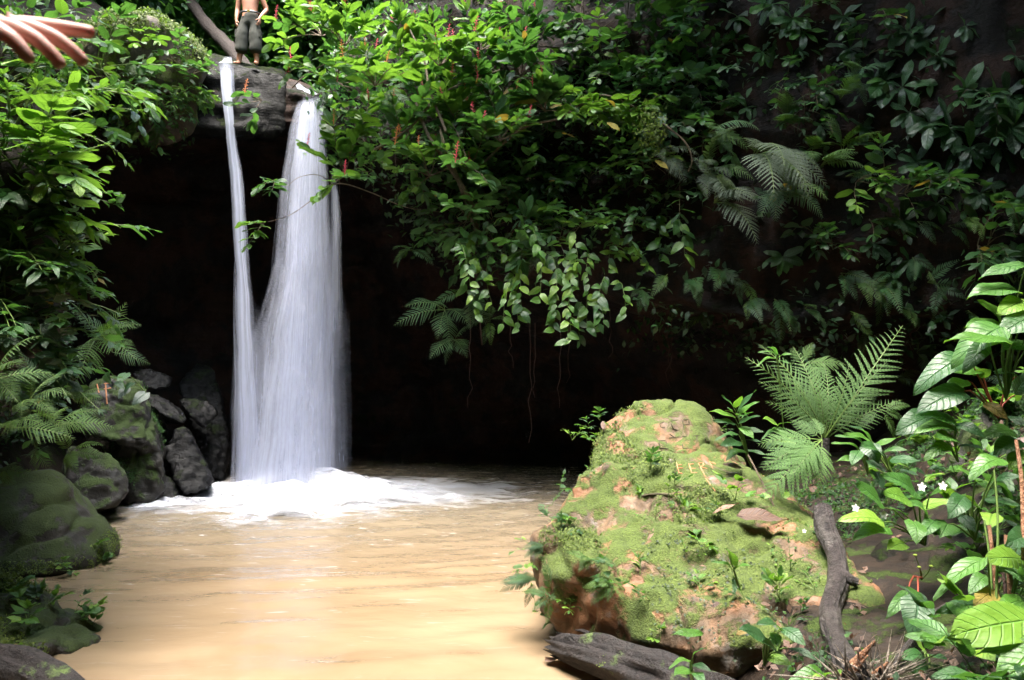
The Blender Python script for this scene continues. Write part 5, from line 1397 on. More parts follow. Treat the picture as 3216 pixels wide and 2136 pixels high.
hero('lance_leaved_plant', (868, 475, 6.2), [(862, 452, 838, 440, 'lance', 'lime'), (866, 446, 842, 433, 'lance', 'mid'), (868, 450, 900, 440, 'lance', 'lime'), (868, 455, 890, 458, 'lance', 'mid'), (864, 458, 840, 462, 'lance', 'lime'), (870, 440, 856, 425, 'ovate', 'mid'), (866, 460, 884, 472, 'ovate', 'mid'), (860, 450, 852, 466, 'ovate', 'mid')],
     'plant with crossed lance leaves right of the drooping fern')

# ferns drawn frond by frond
def fernhero(name, base, tips, kind, col, look, trunk=None, wd=1.0):
    bp_ = P(*base); par = empty(name, bp_)
    for (tx, ty, dd) in tips:
        b = P(tx, ty, base[2] + dd); v = b - bp_
        o = place('frond', R1.choice(fm_(kind, col)), par, (0, 0, 0), orient(v + Vector((0, 0, v.length * 0.25)), Vector((R1.uniform(-0.2, 0.2), -0.75, 0.6))), v.length * 1.12)
    if trunk:
        link('stem', tubemesh('stem', [Vector((0, 0, 0.02)), P(*trunk) - bp_], [0.05, 0.055], 8, M['rotten']), par)
    reg(par, look, 'fern', 'ferns behind the boulder')
fernhero('tree_fern', (824, 440, 7.0), [(918, 338, 0.1), (892, 372, -0.2), (765, 352, 0.0), (752, 372, -0.2), (768, 395, -0.3), (805, 366, 0.1), (795, 350, 0.4), (842, 388, 0.3), (858, 372, -0.1), (785, 380, -0.2), (830, 365, 0.3), (880, 398, -0.1), (905, 412, -0.1), (775, 415, -0.3), (815, 372, -0.1)], 'lace', 'fern', 'lacy tree fern with one long frond reaching up right', trunk=(822, 475, 7.0))
fernhero('drooping_fern', (822, 440, 6.2), [(779, 504, -0.3), (774, 478, -0.2), (798, 484, -0.3), (820, 488, -0.2), (765, 455, 0), (790, 425, 0.1), (813, 420, 0.2)], 'wide', 'fern', 'dense green fern whose frond droops onto the boulder')
fernhero('small_fern', (800, 365, 9.4), [(842, 372, -0.2), (828, 385, -0.3), (815, 345, 0), (790, 350, 0)], 'wide', 'fern', 'bright green fern against the dark cave right of centre')
fernhero('small_fern', (948, 640, 4.6), [(925, 634, 0), (935, 625, 0), (955, 630, 0), (940, 650, -0.1)], 'wide', 'fern', 'small fern under the canes leaf')
fernhero('small_fern', (940, 655, 4.4), [(955, 668, 0), (930, 662, 0), (962, 655, 0), (948, 680, -0.1)], 'pin', 'darkfern', 'little dark fern near the lower right corner')
fernhero('small_fern', (880, 410, 7.4), [(862, 430, 0), (905, 425, 0), (912, 410, 0), (895, 440, 0)], 'pin', 'fern', 'weak fern right of the lacy tree fern')
fernhero('small_fern', (872, 490, 5.6), [(858, 478, 0), (885, 475, 0), (868, 505, -.1), (890, 500, -.1)], 'pin', 'darkfern', 'dim fern beneath the white-flowered plant')
for (px, py, s, look) in ((533, 580, 0.3, 'small dark fern hanging from the boulder edge over the water'), (545, 598, 0.33, 'larger dark fern tuft at the boulder foot'), (585, 560, 0.25, 'fern tuft in a hollow of the boulder'), (610, 585, 0.28, 'drooping strap-fern on the boulder front'), (540, 545, 0.2, 'tiny fern on the boulder edge')):
    loc, nor = hit(px + 4, py, ['boulder'], 5.9)
    fern(loc, R1, out=nor + Vector((-0.6, -0.4, -0.2)), n=7, size=s, kind='pin', col='fern' if px > 580 else 'darkfern', look=look, group='ferns on the boulder', spread=0.5)
# little plants sprouting on the boulder
spr = [(545, 515), (552, 505), (560, 490), (572, 440), (590, 428), (600, 420), (597, 445), (612, 430), (650, 470), (675, 485), (685, 510), (640, 500), (655, 520), (700, 545), (690, 560), (615, 570), (625, 590), (650, 600), (570, 605), (660, 640), (745, 600), (700, 590), (600, 480), (740, 420), (720, 430),
       (535, 610), (548, 622), (530, 560), (536, 548), (718, 515), (640, 575), (800, 620), (780, 600), (790, 570), (815, 590), (735, 500), (668, 500), (575, 520), (560, 540)]
for (px, py) in spr:
    loc, nor = hit(px, py, ['boulder'], 6.2)
    leafy(loc, R1, out=nor + UP * 0.7, size=R1.uniform(0.08, 0.2), nst=3, per=3, leaf=R1.uniform(0.05, 0.11), shape=R1.choice(('ovate', 'ellip', 'lance')), cols=('lime', 'mid'), spread=0.5, hang=0.3, name='seedling', cat='seedling',
          look='tiny seedling on moss', group='seedlings on the boulder', stem='greenstem', thick=0.003)
for (px, py) in ((28, 655), (75, 612), (85, 618), (48, 605), (5, 600), (100, 560), (97, 548), (60, 570), (38, 600), (92, 625), (30, 625)):
    loc, nor = hit(px, py, [k for k in BV if k.startswith(('shore', 'mossy_b', 'ground', 'bank'))])
    if loc: leafy(loc, R1, out=nor + UP * 0.7, size=R1.uniform(0.1, 0.22), nst=3, per=4, leaf=R1.uniform(0.07, 0.13), shape='ovate', cols=('lime', 'mid'), spread=0.5, name='seedling', cat='seedling', look='bright seedling on wet rock',
                  group='seedlings on the shore rocks', stem='greenstem', thick=0.003)
leafy(hit(36, 668, ['shore_rock', 'ground'], 5.6)[0], R1, out=Vector((0, -0.3, 1)), size=0.25, nst=5, per=4, leaf=0.16, shape='ellip', cols=('mid',), name='water_herb', look='glossy herb at the waterline of the shore rock', cat='herb', group='water herbs', stem='greenstem')
# filler plants on the right bank
for i in range(84):
    px, py = R1.uniform(775, 1030) if i < 58 else R1.uniform(1030, 1180), R1.uniform(395, 690)
    if 830 < px < 990 and 545 < py < 640 and R1.random() < 0.8: continue
    if 775 < px < 915 and py > 500: continue
    loc, nor = hit(px, py, ['ground', 'mossy_hummock', 'mossy_bank_rock'])
    if loc is None or loc.y > 9.5: continue
    sh = R1.choice(('ovate', 'ellip', 'lance', 'heart'))
    leafy(loc, R1, out=Vector((R1.uniform(-0.4, 0.2), -0.4, 1)), size=R1.uniform(0.2, 0.45), nst=4, per=4, leaf=R1.uniform(0.09, 0.2), shape=sh, cols=('lime', 'mid') if py < 520 or px > 930 else ('mid', 'dark'), spread=0.5, hang=0.4, name='bank_herb', cat='herb',
          look={'ellip': 'oval-leaved', 'lance': 'narrow-leaved', 'ovate': 'pointed-leaved', 'heart': 'heart-leaved'}[sh] + ' ground plant', group='ground plants on the right bank', stem='greenstem', thick=0.004)
for (px, py, s) in ((900, 360, .5), (935, 350, .45), (880, 385, .4), (915, 395, .4), (850, 395, .4), (1000, 395, .5), (975, 398, .4)):
    loc, nor = hit(px, py, ['cliff', 'ground'])
    fern(loc + Vector((0, -0.5, 0.1)), R1, out=Vector((0, -0.8, 0.4)), n=5, size=s, kind='bi', col='darkfern', look='dim fern at the cliff foot', group='ferns at the foot of the right cliff')

def on(px, py, lift):
    loc, nor = hit(px, py, ['ground', 'boulder', 'mossy_hummock'], 5)
    return loc + Vector((0, -0.6, 0.8)).normalized() * lift
# ------------------------------------------------------------------ wood
def log_mesh(name, ctrl, radii, seed, mat, n=70, sides=40, ridge=0.25, rough_end=True):
    pts = spline(ctrl, n)
    V = []
    prev = None
    rr_ = np.interp(np.linspace(0, 1, n), np.linspace(0, 1, len(radii)), radii)
    for i, p in enumerate(pts):
        t = (pts[min(i + 1, n - 1)] - pts[max(i - 1, 0)]).normalized()
        a = t.orthogonal().normalized() if prev is None else (prev - t * prev.dot(t)).normalized()
        prev = a; b = t.cross(a)
        for k in range(sides):
            th = 2 * math.pi * k / sides
            q = np.array([[math.cos(th) * 1.8, math.sin(th) * 1.8, i / n * len(radii) * 0.9]])
            q2 = np.array([[math.cos(th) * 6, math.sin(th) * 6, i / n * 2.2]])
            r = rr_[i] * (1 + ridge * 0.5 * fbm(q, 1.0, 3, seed)[0] + ridge * 0.45 * vnoise(q2, seed + 5)[0])
            e = 0
            if rough_end and i < 6:
                e = (vnoise(np.array([[k * 0.9, 0, 0]]), seed + 9)[0]) * 0.10 * (1 - i / 6)
                r *= 0.82 + 0.03 * i
            V.append(p + (a * math.cos(th) + b * math.sin(th)) * r + t * e)
    Q = []
    for i in range(n - 1):
        for k in range(sides):
            Q.append((i * sides + k, i * sides + (k + 1) % sides, (i + 1) * sides + (k + 1) % sides, (i + 1) * sides + k))
    for e_ in (0, n - 1):
        c = len(V); V.append(pts[e_] + (pts[3] - pts[0]) * (0.6 if e_ == 0 else 0))
        for k in range(sides):
            Q.append((e_ * sides + (k + 1) % sides, e_ * sides + k, c, c))
    me = np_mesh(name, np.array([tuple(v) for v in V]), np.array(Q)); me.validate(); me.materials.append(M[mat])
    return me
lg = link('rotten_log', log_mesh('rotten_log', [P(556, 645, 5.6), P(610, 660, 5.2), P(670, 680, 4.8), P(730, 703, 4.4), P(800, 730, 4.1)], [0.09, 0.12, 0.125, 0.13, 0.13], 3, 'rotten', ridge=0.75))
tag(lg, 'rotten grey log with splintered left end lying below the carved boulder', 'log')
for i, (ax, ay, bx, by, r_) in enumerate(((575, 642, 548, 641, .028), (580, 650, 552, 652, .022), (575, 655, 560, 661, .02), (578, 637, 556, 636, .02), (590, 634, 575, 630, .018))):
    A, B = P(ax, ay, 5.45), P(bx, by, 5.6)
    link('wood_splinter', tubemesh('wood_splinter', [A, A.lerp(B, .5) + Vector((0, 0, .01)), B], [r_, r_ * .8, .004], 5, M['rotten']), lg)
lg2 = link('mossy_log', log_mesh('mossy_log', [P(-60, 655, 5.0), P(0, 662, 4.9), P(40, 676, 4.75), P(80, 700, 4.6)], [0.13, 0.12, 0.11, 0.09], 7, 'rotten', ridge=0.4))
tag(lg2, 'moss-streaked log crossing the lower left corner', 'log')
def onb(px, py, d_):
    loc, nor = hit(px, py, ['ground', 'boulder', 'mossy_hummock'], 5)
    return P(px, py, min(d_, loc.y - 0.08))
bpts = [onb(x, y, 5.6 - (y - 508) * 0.0058) for (x, y, l_) in ((822, 508, .08), (826, 530, .08), (836, 556, .09), (838, 582, .1), (830, 608, .1), (832, 632, .1), (844, 656, .1), (862, 690, .02))]
br = link('crooked_branch', log_mesh('crooked_branch', bpts, [0.056, 0.066, 0.062, 0.066, 0.058, 0.058, 0.058, 0.056], 13, 'branch', ridge=0.28, rough_end=False))
tag(br, 'long crooked grey-brown branch leaning on the mossy slope', 'branch')
link('branch_stub', log_mesh('branch_stub', [bpts[2].lerp(bpts[3], .4), bpts[3] + Vector((.05, 0, .03)), bpts[3] + Vector((.11, -.02, -.0))], [0.045, 0.035, 0.03], 4, 'branch', n=12, sides=14, ridge=0.2, rough_end=False), br)
link('branch_stub', log_mesh('branch_stub', [bpts[4] + Vector((0, 0, -.03)), bpts[4] + Vector((-.03, -.03, -.09)), bpts[4] + Vector((-.035, -.04, -.15))], [0.035, 0.03, 0.036], 5, 'branch', n=12, sides=14, ridge=0.2, rough_end=False), br)
tw = link('dead_twig', tubemesh('dead_twig', spline([on(890, 672, .03), on(906, 650, .08), on(919, 633, .12), on(935, 622, .14), on(950, 618, .14), on(964, 620, .12)], 26), [0.016 - 0.0004 * k + 0.002 * math.sin(k * 2.1) for k in range(26)], 8, M['branch']))
tag(tw, 'thin curved dead twig right of the splintered stump', 'twig')
tw = link('dead_twig', tubemesh('dead_twig', spline([on(833, 678, .05), on(826, 662, .12), on(816, 646, .2)], 8), [0.01] * 8, 6, M['rotten'])); tag(tw, 'short black stick standing left of the splintered stump', 'twig')
tw = link('thin_stalk', tubemesh('thin_stalk', spline([P(783, 526, 5.9), P(771, 500, 6.0), P(757, 472, 6.1), P(748, 455, 6.2)], 12), [0.007] * 12, 6, M['twig'])); tag(tw, 'thin yellow stalk slanting over the boulder below the upright herb', 'stalk')
# splintered stump
sb_ = hit(862, 672, ['ground'])[0]; SD = sb_.y - 0.3
st = empty('splintered_stump', P(860, 690, SD))
def splinter(par, a, b, w_, name='splinter', mat='splinter'):
    a, b = Vector(a), Vector(b)
    me = tubemesh(name, [a, a.lerp(b, 0.5) + rv(R1, w_ * 0.3), b], [w_, w_ * R1.uniform(0.6, 0.95), w_ * 0.15], 5, M[mat])
    for v in me.vertices: v.co.y = v.co.y * 1.0
    link(name, me, par)
o0 = st.location
for (tx, ty, w_, m_) in ((875, 641, .03, 'splinter'), (858, 652, .024, 'splinter'), (888, 662, .03, 'splinter'), (848, 660, .02, 'rotten'), (868, 655, .02, 'splinter'), (880, 668, .03, 'rotten'), (842, 668, .02, 'rotten'), (894, 678, .02, 'splinter'), (865, 663, .03, 'rotten'), (853, 674, .03, 'rotten'), (900, 690, .03, 'splinter')):
    splinter(st, Vector((R1.uniform(-.12, .14), 0.03, 0)), P(tx, ty, SD - 0.05) - o0, w_, mat=m_)
for k in range(70):
    th = R1.uniform(-1.6, 1.6); l_ = R1.uniform(0.16, 0.38)
    a = Vector((R1.uniform(-.1, .14), R1.uniform(-.06, .04), R1.uniform(0, .05)))
    splinter(st, a, a + Vector((math.sin(th) * l_, R1.uniform(-.12, .08), math.cos(th) * l_ * 0.7)), R1.uniform(.002, .007), 'straw', 'straw')
reg(st, 'splintered palm stump with orange shards and dry straw fibres', 'stump', 'stumps')

# fallen leaves
def fallen(px, py, size, shape, col, ang, look, surf=('boulder', 'ground', 'mossy_hummock'), lift=0.02, d_=5):
    loc, nor = hit(px, py, list(surf), d_)
    o = link('fallen_leaf', lm(shape, col)[0])
    v = Vector((math.cos(ang), 0, math.sin(ang))); v = v - nor * v.dot(nor)
    o.matrix_basis = Matrix.Translation(loc + nor * (lift + 0.055)) @ orient(v, (nor + Vector((0, -0.3, 0.5))).normalized()).to_4x4() @ Matrix.Diagonal((size, size, size, 1))
    reg(o, look, 'leaf', 'fallen leaves')
fallen(721, 471, 0.17, 'ellip', 'dead', -0.7, 'purple-brown oval leaf lying on the bare upper boulder')
fallen(716, 523, 0.2, 'ellip', 'dead', -0.9, 'pinkish dead leaf lying left of the biggest dead leaf')
fallen(735, 524, 0.36, 'ovate', 'dead', -0.3, 'biggest dry brown leaf, curled on the boulder')
fallen(818, 492, 0.16, 'ellip', 'dead', -1.2, 'upright reddish dead leaf below the drooping fern')
fallen(790, 500, 0.15, 'ovate', 'lime', -1.4, 'pale green fallen leaf under the drooping frond tip')
fallen(607, 424, 0.09, 'ellip', 'dead', -1.2, 'small round pale dead leaf on the boulder moss clump')
fallen(738, 640, 0.12, 'ellip', 'yellow', 0.3, 'yellow fallen leaf near the rotten log')
fallen(1012, 462, 0.3, 'broad', 'dead', 0.2, 'large brown leaf on the bank beside the yellow one', surf=('ground', 'mossy_bank_rock'))
for i, (px, py) in enumerate(((650, 545), (655, 540), (643, 535), (672, 660), (640, 652), (700, 575), (714, 590), (800, 660), (812, 672), (775, 668), (785, 680), (748, 670), (868, 500), (845, 500), (808, 505), (900, 560), (660, 580), (755, 610), (720, 610), (800, 640), (790, 512), (835, 492), (855, 488), (905, 500))):
    fallen(px, py, R1.uniform(0.04, 0.08), R1.choice(('ellip', 'lance')), 'dead', R1.uniform(-3, 3), 'small curled dead leaf')
o = link('fallen_leaf', lm('broad', 'dead')[1]); o.matrix_basis = Matrix.Translation(P(545, 660, 5.55)) @ orient(Vector((1, 0.4, -0.1)), UP).to_4x4() @ Matrix.Diagonal((.3, .3, .3, 1)); reg(o, 'brown leaf floating beside the rotten log', 'leaf', 'fallen leaves')

# ------------------------------------------------------------------ scratched letters on the boulder
M['scratchorange'] = simple('fresh_scratched_stone', (0.4, 0.17, 0.08), 0.8, var=0.3)
M['scratchdark'] = simple('old_scratch_groove_shade', (0.035, 0.03, 0.012), 0.9, var=0.3)  # old scratches, with the groove shade painted as dark strokes
def zb(zx, zy): return ((1850 + zx / 3.92) * .3184, (1230 + zy / 3.92) * .3184)
def scratch(strokes, mat, name, r_=0.0045):
    b = MB()
    for s in strokes:
        for (a, c) in zip(s[:-1], s[1:]):
            pts = []
            for k in range(7):
                zx, zy = a[0] + (c[0] - a[0]) * k / 6, a[1] + (c[1] - a[1]) * k / 6
                px, py = zb(zx, zy)
                loc, nor = hit(px, py, ['boulder'])
                if loc is not None: pts.append(loc + nor * (-0.001))
            if len(pts) > 2:
                V, Q = tube([q - (q - CAM).normalized() * 0.002 for q in pts], [r_ * 1.15 * (0.35 + 0.65 * math.sin(math.pi * (k + 0.6) / (len(pts) + 0.2))) for k in range(len(pts))], 5)
                b.add(V, Q)
    me = b.mesh(name, [M[mat]]); me.validate()
    return link(name, me, boulder)
scratch([[(1075, 868), (1108, 1003)], [(1075, 908), (1142, 898)], [(1085, 942), (1160, 940)], [(1100, 1000), (1152, 1006)]], 'scratchorange', 'scratched_letter')
scratch([[(1225, 880), (1266, 1000)], [(1228, 892), (1292, 888)], [(1245, 946), (1312, 944)], [(1265, 996), (1332, 996)]], 'scratchorange', 'scratched_letter')
scratch([[(1345, 880), (1432, 1045)], [(1345, 880), (1402, 872), (1412, 905), (1375, 925)], [(1380, 925), (1455, 950)]], 'scratchorange', 'scratched_letter')
scratch([[(1478, 860), (1525, 945)], [(1480, 862), (1560, 892)], [(1520, 865), (1560, 892)]], 'scratchorange', 'scratched_letter')
scratch([[(1430, 1060), (1555, 1225)]], 'scratchorange', 'scratch')
scratch([[(1150, 350), (1226, 340), (1232, 400), (1160, 410), (1150, 350)], [(1160, 410), (1166, 470)]], 'scratchdark', 'scratched_letter', .005)
scratch([[(1000, 362), (1092, 350)], [(1010, 390), (1040, 460), (1100, 476)]], 'scratchdark', 'scratched_letter', .005)
scratch([[(870, 395), (925, 370)], [(870, 390), (880, 440), (940, 445)]], 'scratchdark', 'scratched_letter', .005)
scratch([[(980, 570), (1072, 560)], [(990, 520), (1050, 560)]], 'scratchdark', 'scratched_letter', .005)
scratch([[(1140, 555), (1202, 552)]], 'scratchdark', 'scratched_letter', .005)
scratch([[(1270, 545), (1362, 540)], [(1325, 545), (1330, 620)]], 'scratchdark', 'scratched_letter', .005)
scratch([[(1430, 612), (1502, 606)], [(1430, 560), (1436, 612)]], 'scratchdark', 'scratched_letter', .005)
scratch([[(860, 600), (945, 604)], [(860, 600), (872, 692), (985, 702)], [(945, 604), (958, 650)]], 'scratchdark', 'scratched_letter', .005)
scratch([[(1150, 640), (1155, 700), (1240, 695)]], 'scratchdark', 'scratched_letter', .005)
scratch([[(640, 1290), (740, 1265), (900, 1262), (1060, 1290)]], 'scratchdark', 'crack', .012)
SQ = BV.get('square_boulder')
def strokes_on(key, pts_list, par, r_):
    b = MB()
    for pl in pts_list:
        pts = []
        for (a, c) in zip(pl[:-1], pl[1:]):
            for k in range(6):
                loc, nor = hit(a[0] + (c[0] - a[0]) * k / 5, a[1] + (c[1] - a[1]) * k / 5, [key])
                if loc is not None: pts.append(loc)
        if len(pts) > 2:
            V, Q = tube(pts, r_, 5); b.add(V, Q)
    if b.n:
        me = b.mesh('scratch', [M['scratchorange']]); me.validate(); link('scratch', me, par)
strokes_on('square_boulder', [[(105.5, 383), (107, 404)], [(104, 384), (110, 383)], [(104, 389), (111, 388)], [(97, 384), (99, 393)]], bpy.data.objects['square_boulder'], 0.011)

# ------------------------------------------------------------------ moss, lichen and litter that nobody could count
def mesh_samples(o, n, seed, up=-0.2, dens=0.0, freq=1.5, cut=None):
    me = o.data
    me.calc_loop_triangles()
    co = np.empty(len(me.vertices) * 3, dtype=np.float32); me.vertices.foreach_get('co', co); co = co.reshape(-1, 3)
    tri = np.empty(len(me.loop_triangles) * 3, dtype=np.int32); me.loop_triangles.foreach_get('vertices', tri); tri = tri.reshape(-1, 3)
    A, B, D = co[tri[:, 0]], co[tri[:, 1]], co[tri[:, 2]]
    nr = np.cross(B - A, D - A); ar = np.linalg.norm(nr, axis=1); nr = nr / (ar[:, None] + 1e-12)
    r = np.random.RandomState(seed)
    c = (A + B + D) / 3
    wt = ar * (nr[:, 2] > up) * (np.sum(nr * (np.array([0, 0, 2.0]) - c), 1) > -0.15)
    if cut is not None: wt = wt * cut(c)
    i = r.choice(len(tri), n, p=wt / wt.sum())
    u, v = r.rand(n, 1), r.rand(n, 1); f = u + v > 1; u = np.where(f, 1 - u, u); v = np.where(f, 1 - v, v)
    p = A[i] + (B - A)[i] * u + (D - A)[i] * v
    k = fbm(p, freq, 4, seed) > dens
    return p[k].astype(float), nr[i][k].astype(float)
def mosslayer(o, n, size, name, label, col='moss', seed=1, up=-0.1, dens=0.0, per=3, freq=1.5, cut=None):
    p, nn = mesh_samples(o, n, seed, up, dens, freq, cut)
    a, d_, u_ = clusters(p, nn, np.random.RandomState(seed), per, size * 0.5, size * 0.5)
    T = leaf_geo(W=0.7, shape='ellip', ns=2, nc=1, fold=0.2, droop=0.4, wave=0)
    leaf_mass(name, a, d_, nn.repeat(per, 0) + np.random.RandomState(seed).normal(size=(len(a), 3)) * 0.5, np.random.RandomState(seed).uniform(0.6, 1.4, len(a)) * size, col, label=label, T=T, cats='moss')
O = bpy.data.objects
def right_cut(c):
    ok = (c[:, 0] > 0.9) & (c[:, 0] < 7) & (c[:, 1] > 3.2) & (c[:, 1] < 10) & (c[:, 2] > 0.1)
    qx = 512 + c[:, 0] / c[:, 1].clip(1) * F; qy = YH - (c[:, 2] - 2) / c[:, 1].clip(1) * F
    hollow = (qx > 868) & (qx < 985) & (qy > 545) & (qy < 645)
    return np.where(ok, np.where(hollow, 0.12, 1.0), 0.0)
mosslayer(boulder, 22000, 0.017, 'moss', 'bright moss sprigs carpeting the carved boulder', seed=5, dens=0.32, freq=2.2)
mosslayer(boulder, 900, 0.026, 'moss', 'larger moss tufts on the boulder', seed=15, dens=0.45, col='lime')
mosslayer(boulder, 500, 0.022, 'lichen', 'grey curled lichen on the lower slope of the boulder', seed=25, dens=0.1, col='greyfern', cut=lambda c: ((c[:, 2] < 0.9) & (c[:, 0] > 0.9)).astype(float))
mosslayer(O['mossy_boulder'], 9000, 0.02, 'moss', 'moss sprigs on the big left boulder', seed=6, dens=0.3, freq=1.2)
mosslayer(O['mossy_boulder.001'], 2500, 0.03, 'moss', 'sparse moss on the hump-backed boulder', seed=7, dens=0.4, col='mid')
mosslayer(O['square_boulder'], 5000, 0.03, 'moss', 'moss patches on the square boulder', seed=8, dens=0.35, col='mid')
mosslayer(O['shore_rock'], 7000, 0.022, 'moss', 'moss sprigs on the shore rock', seed=9, dens=-0.1)
mosslayer(O['mossy_hummock'], 1500, 0.022, 'moss', 'moss on the hummock in painted shade', seed=10, dens=0.1, col='mid')
mosslayer(O['mossy_bank_rock'], 4000, 0.028, 'moss', 'moss on the steep right rock', seed=12, dens=0.0, col='mid')
mosslayer(mound, 6000, 0.045, 'moss', 'moss sprigs on the upper left mound', seed=13, dens=0.15)
mosslayer(lg, 900, 0.016, 'moss', 'moss specks on the rotten log', seed=14, dens=0.5)
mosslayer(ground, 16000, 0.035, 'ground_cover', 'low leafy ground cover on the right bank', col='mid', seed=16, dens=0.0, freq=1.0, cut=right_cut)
mosslayer(ground, 7000, 0.05, 'leaf_litter', 'brown leaf litter on the right bank', col='dead', seed=17, dens=0.2, freq=1.3, per=1, cut=right_cut)
# ------------------------------------------------------------------ people
M['skin'] = simple('tanned_skin', (0.36, 0.17, 0.11), 0.5, var=0.12, bs=12, Subsurface_Weight=0.08)
M['skinfair'] = simple('fair_skin', (0.5, 0.28, 0.23), 0.5, var=0.1, bs=14, Subsurface_Weight=0.1)
M['shorts'] = simple('dark_olive_cloth', (0.03, 0.032, 0.026), 0.9, var=0.4, bump=0.8, bs=16)
M['shirt'] = simple('grey_cloth', (0.2, 0.2, 0.22), 0.9, var=0.2, bump=0.4, bs=16)
M['hair'] = simple('black_hair', (0.015, 0.01, 0.008), 0.6, bump=0.8, bs=60)
M['belt'] = simple('black_leather', (0.012, 0.012, 0.013), 0.4)
M['buckle'] = simple('brass', (0.6, 0.45, 0.12), 0.3, Metallic=1.0)
M['eye'] = simple('dark_eye', (0.02, 0.015, 0.012), 0.2)
def skin_mesh(name, joints, edges, root, sub=2):
    """joints: {key: ((x,y,z), (rx,ry))}; one continuous surface grown along the edges"""
    keys = list(joints)
    me = bpy.data.meshes.new(name)
    me.from_pydata([joints[k][0] for k in keys], [(keys.index(a), keys.index(b)) for a, b in edges], [])
    o = bpy.data.objects.new('tmp', me); C.objects.link(o)
    md = o.modifiers.new('s', 'SKIN'); md.use_smooth_shade = True; md.branch_smoothing = 0.5
    for i, k in enumerate(keys):
        r_ = joints[k][1]; r_ = r_ if hasattr(r_, '__len__') else (r_, r_)
        me.skin_vertices[0].data[i].radius = r_
        me.skin_vertices[0].data[i].use_root = (k == root)
    sb = o.modifiers.new('d', 'SUBSURF'); sb.levels = sub; sb.render_levels = sub
    dg = bpy.context.evaluated_depsgraph_get()
    out = bpy.data.meshes.new_from_object(o.evaluated_get(dg))
    bpy.data.objects.remove(o); bpy.data.meshes.remove(me)
    out.polygons.foreach_set('use_smooth', np.ones(len(out.polygons), dtype=bool))
    out.name = name
    return out
def hand_joints(J, E, wrist_key, wrist, along, palm_n, thumb, tag_, s=1.0, curl=0.35, spread=0.16, rad=0.0085, splay=None):
    """adds palm and five fingers: along = wrist to knuckles, palm_n = out of the palm, thumb = side of the thumb"""
    along = Vector(along).normalized(); thumb = (Vector(thumb) - along * Vector(thumb).dot(along)).normalized(); pn = Vector(palm_n).normalized()
    pm = wrist + along * 0.045 * s
    J['pm' + tag_] = (pm, (0.028 * s, 0.018 * s)); E.append((wrist_key, 'pm' + tag_))
    for f, (off, ln, k0) in enumerate(((0.030, 0.072, 0.088), (0.010, 0.080, 0.092), (-0.010, 0.074, 0.088), (-0.029, 0.060, 0.080))):
        kn = wrist + along * k0 * s + thumb * off * s
        J['k%d' % f + tag_] = (kn, 0.0115 * s); E.append(('pm' + tag_, 'k%d' % f + tag_))
        c_ = curl[f] if hasattr(curl, '__len__') else curl
        dv = (along + thumb * off * spread * 30).normalized(); prev = 'k%d' % f + tag_; p = kn
        for g, fr in enumerate((0.42, 0.32, 0.26)):
            dv = (dv + pn * c_ * (0.9 if g else 0.6)).normalized()
            p = p + dv * ln * fr * s
            key = 'f%d%d' % (f, g) + tag_
            J[key] = (p, (rad - 0.0009 * g) * s); E.append((prev, key)); prev = key
    tb = wrist + along * 0.028 * s + thumb * 0.024 * s + pn * 0.006
    J['t0' + tag_] = (tb, 0.013 * s); E.append(('pm' + tag_, 't0' + tag_))
    p = tb + (along * 0.5 + thumb * 0.8 + pn * 0.2).normalized() * 0.036 * s; J['t1' + tag_] = (p, 0.0105 * s); E.append(('t0' + tag_, 't1' + tag_))
    p2 = p + (along * 0.9 + thumb * 0.3 + pn * 0.3).normalized() * 0.03 * s; J['t2' + tag_] = (p2, 0.0085 * s); E.append(('t1' + tag_, 't2' + tag_))
